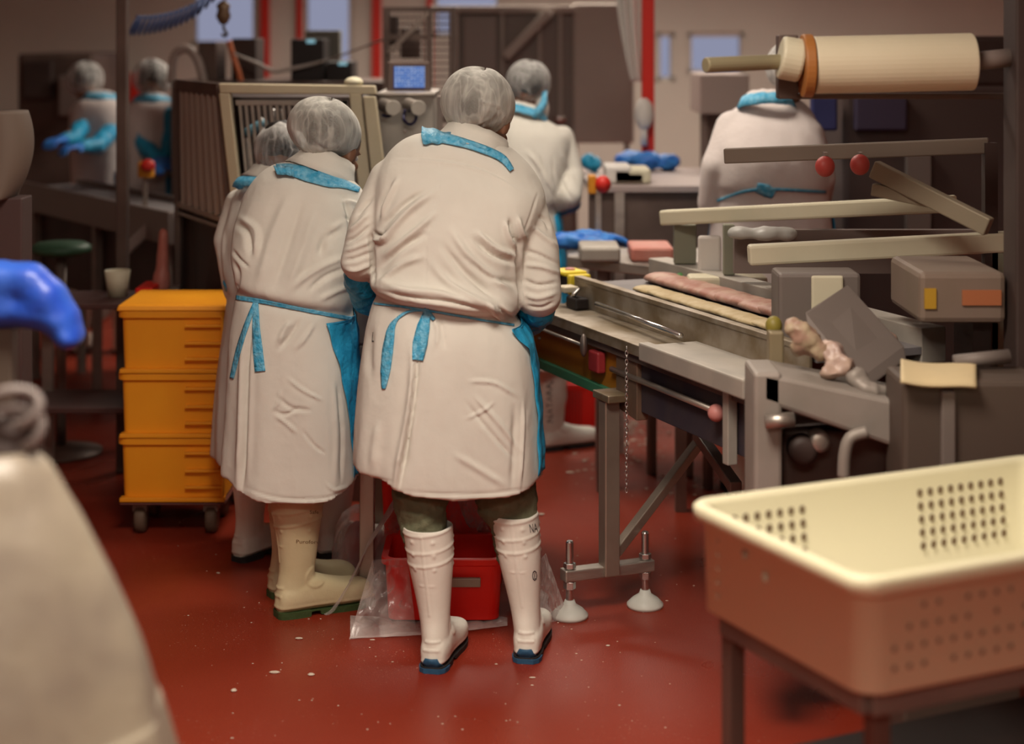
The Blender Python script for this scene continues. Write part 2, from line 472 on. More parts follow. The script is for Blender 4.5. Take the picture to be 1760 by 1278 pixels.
def hand(mb, w, d, up, side, r=1.0, s=1.0, curl=.5):
    """five-fingered hand from wrist w along d; up is the back of the hand, side=+1/-1 says where the thumb is"""
    d = Vector(d).normalized(); u = Vector(up); lat = d.cross(u).normalized()*side; u = lat.cross(d).normalized()
    if u.dot(Vector(up)) < 0: u = -u
    palm = w+d*.05*s
    for q in (-.022, -.008, .008, .022):
        mb.capsule(w+lat*q*.7*s, .014*r*s, w+d*.082*s+lat*q*1.2*s, .0115*r*s, 10)
    for k, (q, L1) in enumerate(((.030, .072), (.011, .080), (-.009, .075), (-.028, .060))):
        a = w+d*.086*s+lat*q*s; c = curl*(1+.12*k)
        p = a; ang = c*.35
        for seg, rr in ((.45, .0092), (.32, .0086), (.23, .0078)):
            dd = d*math.cos(ang)-u*math.sin(ang)+lat*(q*1.2)
            e = p+dd*L1*seg*s; mb.capsule(p, rr*r*s, e, rr*.93*r*s, 10); p = e; ang += c*.9
    a = w+d*.022*s+lat*.022*s
    e = a+(d*.55+lat*.75-u*.25).normalized()*.036*s; mb.capsule(a, .0125*r*s, e, .0105*r*s, 10)
    mb.capsule(e, .0102*r*s, e+(d*.85+lat*.35-u*.3).normalized()*.030*s, .009*r*s, 10)

def boot(parent, heel, yaw, upper, sole, H=.36, lean=(0, 0), sc=1.0, vox=.0045, heel_patch=None, label=None, fine=False, crumple=0.0, rtop=1.0):
    M = Matrix.Translation(heel) @ Matrix.Rotation(yaw, 4, 'Z') @ Matrix.Scale(sc, 4)
    iM = M.inverted()
    lx, ly = lean
    shaft = [(.03, .046, .036, .050), (.07, .058, .038, .056), (.10, .060, .0385, .053), (.13, .064, .041, .052), (.17, .067, .046, .055), (.22, .068, .053, .061), (.29, .068, .0595*rtop, .067*rtop), (H, .068, .066*rtop, .073*rtop)]
    K = catmull(shaft, 24)
    m = MB(); rings = []
    def ring(z, cy, rx, ry, dr=0.0):
        f = max(z-.06, 0)/(H-.06)
        return [M@Vector((lx*f+(rx+dr)*math.cos(t), cy+ly*f+(ry+dr)*math.sin(t), z)) for t in (2*PI*k/40 for k in range(40))]
    for z, cy, rx, ry in K: rings.append(ring(z, cy, rx, ry))
    z, cy, rx, ry = K[-1]
    rings.append(ring(z+.002, cy, rx, ry, -.004))
    for q in (.01, .05, .06): rings.append(ring(z-q, cy, rx, ry, -.010))
    m.loft(rings)
    foot = [(.004, .022, .070), (.015, .034, .085), (.05, .041, .10), (.09, .041, .115), (.12, .041, .108), (.155, .043, .096), (.20, .048, .084), (.245, .046, .078), (.275, .037, .068), (.290, .021, .050)]
    rings = []
    for y, hw, h in catmull(foot, 26):
        r = []
        for k in range(30):
            t = 2*PI*k/30; c, s_ = math.cos(t), math.sin(t)
            r.append(M@Vector((hw*math.copysign(abs(c)**.75, c), y, .012+(h-.012)*(.5+.5*math.copysign(abs(s_)**.8, s_)))))
        rings.append(r)
    m.loft(rings)
    me = fuse(m, vox*sc, 5)
    # moulded bands, seam, studs, heel ribs and ankle pads
    co = get_co(me); no = get_no(me)
    A = np.array(iM); L = co@A[:3, :3].T+A[:3, 3]
    R3 = np.array(iM.to_3x3()); NL = no@R3.T; NL /= np.linalg.norm(NL, axis=1)[:, None]+1e-9
    x, y, z = L.T; f = np.clip(z-.06, 0, 9)/(H-.06); xx = x-lx*f; yy = y-.066-ly*f
    th = np.arctan2(yy, xx); back = np.clip(-NL[:, 1]*2, 0, 1); side = np.abs(NL[:, 0])
    d = np.zeros(len(co)); g = lambda q, w: np.exp(-(q/w)**2)
    up = (z > .13)
    tl = z-.010*np.sin(th+.6)
    for zz, a in ((H-.004, .0026), (H-.052, .0022), (H-.088, .0024)):
        d += a*g(tl-zz, .0040)*up
    if fine:
        d += .0024*g(xx, .0026)*(yy < 0)*(z > .15)*(z < H-.01)
        for zz in (H-.030, H-.066, H-.105):
            for a in (-1.15, -2.0, .3, 2.8):
                dd = np.hypot((th-a)*.06, z-zz); d += .003*g(dd, .0050)*up
        d += .0016*g(z-(H-.15), .0025)*g(np.abs(xx)-.014, .008)*(yy < 0)
    d += .0028*g(z-.062, .0035)*back*(np.abs(x) < .024)+.0028*g(z-.084, .0035)*back*(np.abs(x) < .022)
    rr = np.hypot((y-.105)*.9, z-.108)
    d += (.002*g(rr-.027, .004)+.006*np.clip(1-(rr/.03)**2, 0, 1))*np.clip(side*2-1, 0, 1)*(z < .16)
    d += .0022*g(z-.030, .004)
    if crumple:
        d += crumple*(np.sin(z*60+x*30)+.6*np.sin(z*95-y*60))*(z > .09)
    set_co(me, co+no*(d*sc)[:, None])
    o = link('boot', me, upper, parent)
    if label: o['label'] = label
    # sole
    m = MB(); rings = []
    for yv, hw, h in catmull([(.0, .022, 0), (.012, .036, 0), (.05, .043, 0), (.088, .043, 0), (.092, .042, .012), (.118, .042, .012), (.122, .044, .003), (.16, .046, .0), (.20, .050, 0), (.245, .048, .0), (.28, .036, .006), (.294, .018, .014)], 44):
        zt = .018 if yv < .09 else .015; hw -= .003
        rings.append([M@Vector(q) for q in ((-hw, yv, max(h, 0)), (hw, yv, max(h, 0)), (hw+.001, yv, zt), (-hw-.001, yv, zt))])
    m.loft(rings)
    so = m.build('sole', dark_sole if heel_patch else sole, o, bevel=.001)
    if heel_patch:
        MB().loft([[M@Vector(q) for q in ((-hw, yv, -.0), (hw, yv, -.0), (hw+.001, yv, .014), (-hw-.001, yv, .014))] for yv, hw in ((-.001, .022), (.012, .0365), (.03, .041), (.045, .042))]).build('heel', sole, o, bevel=.001)
    if heel_patch:
        m = MB(); rows = []
        t2 = bvh(me)
        for zz in np.linspace(.002, .042, 8):
            hw = np.interp(zz, [.002, .014, .042], [.037, .033, .017]); r = []
            for q in np.linspace(-hw, hw, 13):
                h = t2.ray_cast(M@Vector((q, -.05, zz)), (M.to_3x3()@Vector((0, 1, 0))).normalized())
                r.append((h[0] if h[0] is not None and (iM@h[0]).y < .05 else M@Vector((q, .012+q*q*9, zz)))-(M.to_3x3()@Vector((0, .002, 0))))
            rows.append(r)
        m.loft(rows, caps=False, closed=False)
        m.build('heel_patch', sole, o, smooth=True, solid=.003)
    return o, me

def head_parts(mb, c, R, s=1.0):
    """skull with brow, nose, lips, chin and ears; R maps local (x right, y forward, z up) to world"""
    q = lambda v: c+R@(Vector(v)*s)
    mb.ellip(q((0, -.012, .02)), (.074*s, .092*s, .090*s), R.to_quaternion() if hasattr(R, 'to_quaternion') else None)
    mb.ellip(q((0, .022, -.035)), (.058*s, .066*s, .078*s), R.to_quaternion())
    mb.capsule(q((-.026, .083, .022)), .010*s, q((.026, .083, .022)), .010*s, 10)
    mb.capsule(q((0, .085, .012)), .008*s, q((0, .102, -.020)), .013*s, 10)
    mb.capsule(q((-.018, .078, -.055)), .008*s, q((.018, .078, -.055)), .008*s, 10)
    mb.ellip(q((0, .066, -.092)), (.026*s, .022*s, .018*s))
    for sx in (-1, 1):
        mb.ellip(q((sx*.076, -.004, -.012)), (.009*s, .018*s, .031*s), R.to_quaternion())
        mb.ellip(q((sx*.036, .066, -.025)), (.020*s, .016*s, .018*s))

def person(sp):
    Yb = sp['rows'][-1][3]
    base = sp.get('base') or Vector(((sp['rows'][-1][1]+sp['rows'][-1][2]-1760)/2*Yb/F, Yb, 0))
    root = thing('person', base, sp['label'], 'person')
    fine = sp.get('fine', False)
    v = sp.get('vox', .0055) if fine else .009
    cm = sp.get('coat_mat', coat_m)
    keys = [tuple(k)+(0,)*(6-len(k)) for k in sp['rows']]
    K, shift = coat_rows(keys, sp['hem'], 130 if fine else 70)
    N = len(K); start = sp.get('belt', keys[-1][0]-250)
    # ---- coat: one garment, open at the hem
    m = MB(); rings = [ring_pts(K, shift, i, 0, wav=sp.get('wav', .004), seed=sp.get('seed', 0.0), start=start) for i in range(N)]
    inn = [[p.copy() for p in ring_pts(K, shift, N-1, -.016)]]
    for dz in (.0, .05, .09):
        inn.append([p+Vector((0, 0, .004+dz)) for p in ring_pts(K, shift, N-1, -.018)])
    m.loft(rings+inn[1:])
    for arm in sp['arms']: sleeve(m, arm['white'])
    for e in sp.get('extra', []): m.ellip(P(*e[:3]), (e[3]*e[2]/F, e[4]*e[2]/F, e[5]*e[2]/F))
    me = fuse(m, v, sp.get('smooth', 9))
    if sp.get('ripple', 1):
        ripple(me, .0035*sp.get('ripple', 1), 7, 2, (1.6, 1.6, .55), seed=sp.get('seed', 0.0)*3.1)
        if fine: ripple(me, .0005, 22, 2, (1.3, 1.3, .8), seed=sp.get('seed', 0.0), ridged=True)
    creases(me, [(k_, p_, w_*.72, a_) for k_, p_, w_, a_ in sp.get('creases', [])], 2.3)
    coat = link('coat', me, cm, root)
    tree = bvh(me)
    # ---- apron film: wraps the front and both sides, edges given in image x at the back right / angle at the left
    if 'apron' in sp:
        ap = sp['apron']; rows = []
        for i in range(N):
            k = K[i]
            if k[0] < ap[0][0] or k[0] > ap[-1][0]: continue
            bib = [q[0] for q in ap if q[1] is None]; apx = [q for q in ap if q[1] is not None]
            ex = np.interp(k[0], [q[0] for q in apx], [q[1] for q in apx])
            gb = min(max((apx[0][0]-k[0])/25, 0), 1) if bib else 0
            cx, a = (k[1]+k[2])/2, (k[2]-k[1])/2
            xn = min(max((ex-cx)/a, -.999), .999)
            tR = -math.acos(min(max(abs(xn)**(2.4/2), 0), 1)*(1 if xn > 0 else -1))
            tL = PI+sp.get('apron_left', -.3)
            tR += (.75-tR)*gb; tL += (PI-.75-tL)*gb
            r = []
            for j in range(71):
                t = tR+(tL-tR)*j/70
                o_ = .009+.0025*math.sin(t*23+k[0]*.02)+.002*math.sin(k[0]*.09+t*5)
                p, px = torso_row(k, t, o_); p.z -= shift(k, px)*.9
                r.append(p)
            rows.append(r)
        MB().loft(rows, caps=False, closed=False).build('apron', apron_m, root, smooth=True, solid=.001)
    coll_v, coll_f = [v_.co.copy() for v_ in me.vertices], [tuple(p_.vertices) for p_ in me.polygons]
    # ---- head
    hx, hy, hY, hr = sp['head']; c = P(hx, hy, hY); R = Euler(sp.get('head_rot', (0, 0, 0))).to_matrix()
    hs = hr*hY/F/.098
    bodym = MB(); head_parts(bodym, c, R, hs)
    sh = P((keys[0][1]+keys[0][2])/2, keys[0][0]+12, keys[0][3])
    nb = c+R@Vector((0, -.03, -.06))*hs
    bodym.capsule(nb, .052*hs, sh-Vector((0, 0, .03)), .060)
    mid = [P((k[1]+k[2])/2, k[0], k[3]) for k in keys]
    rad = [min((k[2]-k[1])/2*k[3]/F, k[4])*.60 for k in keys]
    step = max(1, len(keys)//6)
    body_idx = [i for i in range(3, len(keys)-1, 2)]
    hipz = base.z+.80*sp.get('size', 1.0)
    pts = [(mid[i], rad[i]) for i in body_idx if mid[i].z > hipz]
    prev = (sh-Vector((0, 0, .03)), .07)
    for p_, r_ in pts:
        bodym.capsule(prev[0], prev[1], p_, r_); prev = (p_, r_)
    hip = Vector((prev[0].x, prev[0].y, hipz)); hw_ = min((keys[-1][2]-keys[-1][1])/2*keys[-1][3]/F, .2); hx_ = min(.08, hw_*.42); bodym.capsule(prev[0], prev[1], hip, min(.10, hw_*.55))
    glm = MB(); covs = []
    for arm in sp['arms']:
        w = arm['white']; cov = arm['cover']
        sleeve(bodym, [(a[0], a[1], a[2], a[3]*.62) for a in w])
        bodym.capsule(P(*w[-1][:3]), w[-1][3]*.6*w[-1][2]/F, P(*cov[-1][:3]), .026)
        d = P(*cov[-1][:3])-P(*cov[-2][:3]); d = Vector((d.x+arm.get('in', 0), d.y, d.z*.3)).normalized()
        tip = P(*cov[-1][:3])
        hand(bodym, tip, d, (0, 0, 1), arm.get('thumb', 1), .9, .95)
        g = MB(); g.capsule(tip-d*.05, .031, tip+d*.01, .028); hand(g, tip, d, (0, 0, 1), arm.get('thumb', 1), 1.18, 1.0)
        covs.append((cov, g))
    feet = sp['boots']
    for b_ in feet:
        top = b_['heel']+Matrix.Rotation(b_['yaw'], 3, 'Z')@Vector((b_.get('lean', (0, 0))[0], .068+b_.get('lean', (0, 0))[1], .30))
        knee = P(*b_['leg'][-2][:3]) if 'leg' in b_ else top+Vector((0, .02, .16)); sx = 1 if top.x > hip.x else -1
        bodym.capsule(Vector((hip.x+sx*hx_, hip.y, hipz)), min(.070, hw_*.4), knee, .045)
        bodym.capsule(knee, .045, top, .040)
        ank = b_['heel']+Matrix.Rotation(b_['yaw'], 3, 'Z')@Vector((0, .065, .07))
        bodym.capsule(top, .046, ank, .030)
        bodym.capsule(ank, .030, b_['heel']+Matrix.Rotation(b_['yaw'], 3, 'Z')@Vector((0, .22, .045)), .024)
    bme = fuse(bodym, .007 if fine else .011, 3)
    link('body', bme, sp.get('skin', skin_m), root)
    for k, (cov, g) in enumerate(covs):
        link('glove', fuse(g, .0055 if fine else .008, 2), glove_m, root)
        m = MB(); sleeve(m, cov)
        cme = fuse(m, .006 if fine else .009, 4); ripple(cme, .006, 18, 2, (1, 1, 1), seed=k+.3, ridged=True)
        link('sleeve_cover', cme, cover_m, root)
    # ---- eyes
    for sx in (-1, 1): MB().ellip(c+R@(Vector((sx*.030, .073, .004))*hs), (.009*hs, .009*hs, .009*hs), None, 12, 8).build('eye', white_m, root, smooth=True)
    # ---- hair and net
    m = MB(); m.ellip(c+R@(Vector((0, -.020, .026))*hs), (.079*hs, .092*hs, .090*hs), R.to_quaternion())
    hme = fuse(m, .007, 3); ripple(hme, .004, 20, 2, (1, 1, 1))
    link('hair', hme, sp.get('hair', hair_m), root)
    nx, ny, nY, nrx, nry, nrz = sp['net']
    nrot = Euler(sp.get('net_rot', (0, 0, 0)))
    nc = P(nx, ny, nY); rings = []
    for i in range(44):
        a = -1.05+(PI/2+1.05)*i/43
        pr = max(math.cos(a), .01)**.86; zz = math.sin(a)
        r = []
        for k in range(120):
            t = 2*PI*k/120
            pl = 1+.007*math.sin(t*34+zz*3)*min(1, (1-zz)*1.2)*(1 if fine else .6)+.02*noise.noise(Vector((math.cos(t)*3, math.sin(t)*3, zz*3+nx)))
            if i < 3: pl *= .975+.02*math.sin(t*55)
            r.append(nc+nrot.to_matrix()@Vector((nrx*S(nY)*pr*pl*math.cos(t), nry*S(nY)*pr*pl*math.sin(t), nrz*S(nY)*zz*(1 if zz > 0 else .95)+.006*math.sin(t*3+nx))))
        rings.append(r)
    me = MB().loft(rings, caps=False).mesh('hair_net')
    rnd = random.Random(nx)
    cr = sp.get('net_creases') or [(('r', 'g')[k % 2], [(nx+rnd.uniform(-.6, .3)*nrx, ny-rnd.uniform(.0, .45)*nrz), (nx+rnd.uniform(-.7, .7)*nrx, ny+rnd.uniform(.0, .4)*nrz), (nx+rnd.uniform(-.9, .9)*nrx, ny+.9*nrz)], rnd.uniform(1.6, 3.2), 3) for k in range(12)]
    creases(me, cr)
    smooth_mesh(me, 1, .3)
    net = link('hair_net', me, sp.get('net_mat', net_m), root)
    band = MB().tube(rings[0]+[rings[0][0]], .0035, 6, caps=False).build('elastic_band', sp.get('net_mat', net_m), net, smooth=True)
    # ---- collar and the apron's neck band
    for nm, mt, cc, tilt, prof in sp.get('collars', []):
        cx, cy, cY = cc; rot = Euler(tilt).to_matrix(); o = P(cx, cy, cY); rings = []
        for rx, ry, dz in prof:
            rings.append([o+rot@Vector((rx*S(cY)*math.cos(t)*(1+.03*math.sin(5*t+cx)), ry*S(cY)*math.sin(t)*(1+.03*math.sin(4*t)), -dz*S(cY)+.004*noise.noise(Vector((math.cos(t)*4, math.sin(t)*4, dz*.1+cx))))) for t in (2*PI*k/72 for k in range(72))])
        cmb = MB().loft(rings, caps=False); n0 = len(coll_v); coll_v += cmb.v; coll_f += [tuple(i_+n0 for i_ in f_) for f_ in cmb.f]
        cmb.build(nm, mt, root, smooth=True, solid=.003)
    tree2 = BVHTree.FromPolygons(coll_v, coll_f)
    for pts, w in sp.get('bands', []):
        ribbon_obj('neck_band', tree2, pts, w, tie_m, root, off=.008, n=40, crinkle=.004)
    # ---- boots and trousers
    tr = MB()
    for b_ in feet:
        kw = {k: b_[k] for k in ('lean', 'sc', 'heel_patch', 'label', 'crumple', 'H', 'rtop') if k in b_}
        bo, bme2 = boot(root, b_['heel'], b_['yaw'], b_['up'], b_['sole'], vox=.0036 if fine else .007, fine=fine, **kw)
        for tx in b_.get('text', []):
            text_on(tx[0], bvh(bme2), *tx[1:7], bo, sx=tx[7])
        RY = Matrix.Rotation(b_['yaw'], 3, 'Z')
        top = b_['heel']+RY@Vector((b_.get('lean', (0, 0))[0], .068+b_.get('lean', (0, 0))[1], .28))
        if 'leg' in b_:
            sleeve(tr, b_['leg']); tr.capsule(P(*b_['leg'][-1][:3]), b_['leg'][-1][3]*b_['leg'][-1][2]/F, top, .052)
        else:
            tr.capsule(Vector((hip.x+(hx_ if top.x > hip.x else -hx_), hip.y, hipz)), min(.082, hw_*.48), top+Vector((0, 0, .12)), .066); tr.capsule(top+Vector((0, 0, .12)), .062, top, .052)
    tme = fuse(tr, .006 if fine else .01, 4); ripple(tme, .006, 14, 2, (1, 1, 2), ridged=True)
    link('trousers', tme, trouser_m, root)
    # ---- tapes
    for pts, w in sp.get('ties', []):
        ribbon_obj('apron_tie', tree, pts, w, tie_m, root, off=.004, n=max(24, len(pts)*10), crinkle=.002)
    return root, tree

def B(px, py, yaw, up, sole, **k):
    d = dict(heel=PF(px, py), yaw=math.radians(yaw), up=up, sole=sole); d.update(k); return d

main = dict(
    label='nearest person, bending, in white coat, blue waist tie and white boots with blue heels', fine=True, seed=1.0,
    rows=[(230, 788, 848, 5.04, .05, .25), (244, 748, 882, 5.045, .08, .25), (262, 705, 908, 5.05, .11, .25), (290, 672, 928, 5.05, .135, .22),
          (330, 647, 938, 5.03, .155, .15), (380, 640, 928, 5.01, .165, .08), (430, 640, 905, 4.99, .165, .06), (480, 641, 895, 4.98, .168, .08),
          (508, 637, 897, 4.965, .183, .13), (526, 638, 895, 4.965, .182, .155), (537, 650, 885, 4.985, .150, .155), (549, 643, 895, 4.985, .155, .15),
          (600, 628, 914, 4.975, .172, .06), (700, 613, 924, 4.96, .18, .0), (800, 608, 930, 4.95, .185, .0), (855, 607, 932, 4.95, .187, .0)],
    hem=[(600, 822), (640, 829), (678, 838), (684, 846), (720, 855), (800, 861), (870, 861), (915, 852), (940, 838)], belt=545, wav=.003,
    arms=[dict(white=[(672, 312, 5.04, 40), (634, 385, 5.0, 34), (614, 450, 4.99, 30), (650, 492, 5.20, 27)], cover=[(618, 478, 5.04, 27), (634, 510, 5.15, 30), (690, 548, 5.33, 18)], thumb=1),
          dict(white=[(893, 345, 5.03, 43), (922, 425, 5.0, 38), (928, 508, 4.985, 37), (900, 530, 5.20, 30)], cover=[(925, 530, 5.03, 32), (905, 548, 5.17, 31), (868, 562, 5.35, 18)], thumb=-1)],
    apron=[(262, None), (555, 872), (575, 886), (600, 903), (640, 911), (720, 918), (840, 919)],
    apron_left=-.3,
    head=(836, 207, 5.11, 55), head_rot=(-.5, .15, -.5), hair=greyhair_m,
    net=(821, 178, 5.10, 65, 72, 60), net_rot=(-.15, .22, 0),
    collars=[('collar', coat_m, (815, 252, 5.06), (-.30, .34, 0), [(54, 50, -24), (58, 56, -12), (66, 62, 4), (76, 70, 14)]),
             ],
    bands=[([(740, 232), (768, 238), (800, 246), (838, 259), (864, 272), (880, 292)], [16, 18, 15, 14, 13, 8])],
    boots=[B(741, 1158, -12, white_boot, blue_sole, lean=(-.030, .01), heel_patch=True, H=.385, rtop=1.06, leg=[(722, 790, 4.97, 52), (723, 862, 4.90, 47), (727, 898, 4.875, 40)]),
           B(903, 1141, -8, white_boot, blue_sole, lean=(-.042, .01), heel_patch=True, H=.40, rtop=1.04, leg=[(862, 790, 5.0, 54), (871, 858, 4.96, 53), (882, 884, 4.945, 42)],
             text=[('marking', 'NA', 917, 908, 22, -.15, ink_m, .45), ('oval_mark', 'O', 919, 990, 26, 0, ink_m, .45), ('oval_mark', 'E', 919, 990, 13, 0, ink_m, .5)])],
    ties=[([(642, 521), (690, 527), (760, 538), (830, 550), (884, 558)], 3.5),
          ([(737, 533), (700, 536), (676, 556), (668, 590), (663, 630), (659, 668)], [4, 4, 5, 15, 19, 17, 6]),
          ([(734, 535), (728, 560), (722, 590), (718, 619)], [10, 22, 26, 18]),
          ([(728, 532), (738, 540), (746, 549)], [8, 9, 6])],
    creases=[
        ('g', [(760, 262), (750, 340), (733, 420), (729, 522)], 2.2, 1.8),
        ('s', [(682, 272), (760, 276), (830, 292), (905, 332)], 3, 1.6),
        # back of the shoulders down to the left armpit and belt
        ('r', [(685, 305), (668, 340), (655, 372)], 6, 6), ('g', [(672, 320), (655, 350), (650, 380)], 5, 5),
        ('r', [(745, 330), (700, 365), (665, 405), (645, 425)], 8, 8), ('g', [(725, 330), (690, 355), (655, 390)], 6, 6),
        ('r', [(750, 365), (705, 405), (662, 440)], 8, 7), ('g', [(735, 400), (690, 425), (655, 460)], 8, 7),
        ('r', [(730, 440), (690, 455), (650, 490)], 8, 6), ('g', [(642, 398), (655, 405), (664, 398)], 4, 8), ('r', [(642, 410), (658, 414), (668, 404)], 5, 8),
        ('g', [(636, 400), (641, 440), (641, 486)], 6, 14),
        # right side
        ('g', [(876, 376), (882, 402), (892, 420)], 5, 12), ('r', [(890, 372), (896, 396), (905, 412)], 6, 7),
        ('g', [(893, 415), (889, 450), (893, 500), (896, 535)], 5, 16), ('r', [(868, 380), (873, 405), (886, 430)], 6, 7),
        ('r', [(820, 398), (850, 425), (886, 440)], 6, 8), ('g', [(812, 408), (845, 438), (885, 452)], 6, 8),
        ('r', [(775, 395), (810, 445), (870, 495), (888, 510)], 9, 8), ('g', [(760, 420), (800, 470), (860, 515)], 9, 8),
        ('r', [(740, 450), (775, 490), (840, 525), (885, 540)], 9, 7), ('g', [(800, 440), (840, 475), (885, 487)], 7, 7),
        ('r', [(650, 480), (690, 497), (760, 505), (830, 528)], 8, 6), ('g', [(648, 498), (700, 511), (780, 520), (850, 540)], 6, 6),
        ('g', [(855, 525), (868, 538), (880, 545)], 5, 9), ('r', [(838, 520), (852, 540), (866, 548)], 6, 7),
        # shoulder seam, sleeves
        ('g', [(925, 330), (912, 370), (902, 400)], 3, 2), ('g', [(925, 372), (938, 380), (945, 396)], 5, 5), ('r', [(915, 390), (940, 410), (958, 425)], 6, 5),
        ('g', [(900, 430), (930, 440), (960, 455)], 5, 5), ('r', [(900, 455), (930, 458), (965, 470)], 6, 5), ('g', [(898, 480), (925, 490), (960, 485)], 5, 5),
        ('r', [(900, 505), (925, 512), (958, 502)], 6, 5), ('g', [(905, 525), (930, 528), (955, 518)], 4, 4),
        ('g', [(640, 340), (620, 362), (612, 372)], 5, 5), ('r', [(636, 365), (612, 388), (598, 400)], 6, 6), ('g', [(640, 385), (612, 408), (592, 416)], 5, 6),
        ('r', [(640, 412), (612, 425), (590, 432)], 5, 5), ('g', [(640, 432), (612, 444), (588, 448)], 5, 5), ('r', [(638, 452), (614, 464), (592, 462)], 5, 5),
        # skirt
        ('s', [(681, 850), (693, 780), (707, 700), (713, 640), (712, 585)], 7, -7), ('g', [(683, 850), (695, 780), (709, 700), (715, 640), (714, 590)], 4.5, 7), ('r', [(704, 780), (712, 700), (722, 620), (728, 560)], 12, 5),
        ('g', [(640, 560), (635, 600), (636, 650)], 10, 4), ('r', [(652, 720), (645, 760), (640, 810)], 12, 4), ('s', [(612, 818), (645, 824), (678, 832)], 3, 1.4),
        ('r', [(745, 545), (752, 570), (748, 600)], 4, 4), ('g', [(757, 548), (762, 575), (765, 600)], 5, 3),
        ('r', [(805, 655), (850, 658), (890, 682)], 5, 3.5), ('g', [(800, 690), (840, 740), (885, 790)], 5, 4), ('r', [(815, 680), (860, 730), (892, 775)], 6, 4),
        ('r', [(800, 720), (830, 706), (850, 690)], 4, 3), ('r', [(900, 690), (898, 760), (893, 840)], 4, 4), ('g', [(885, 700), (884, 770), (880, 840)], 8, 4),
        ('s', [(690, 846), (760, 852), (850, 850), (918, 840)], 3, 2.0), ('r', [(780, 780), (830, 810), (870, 835)], 8, 3)])
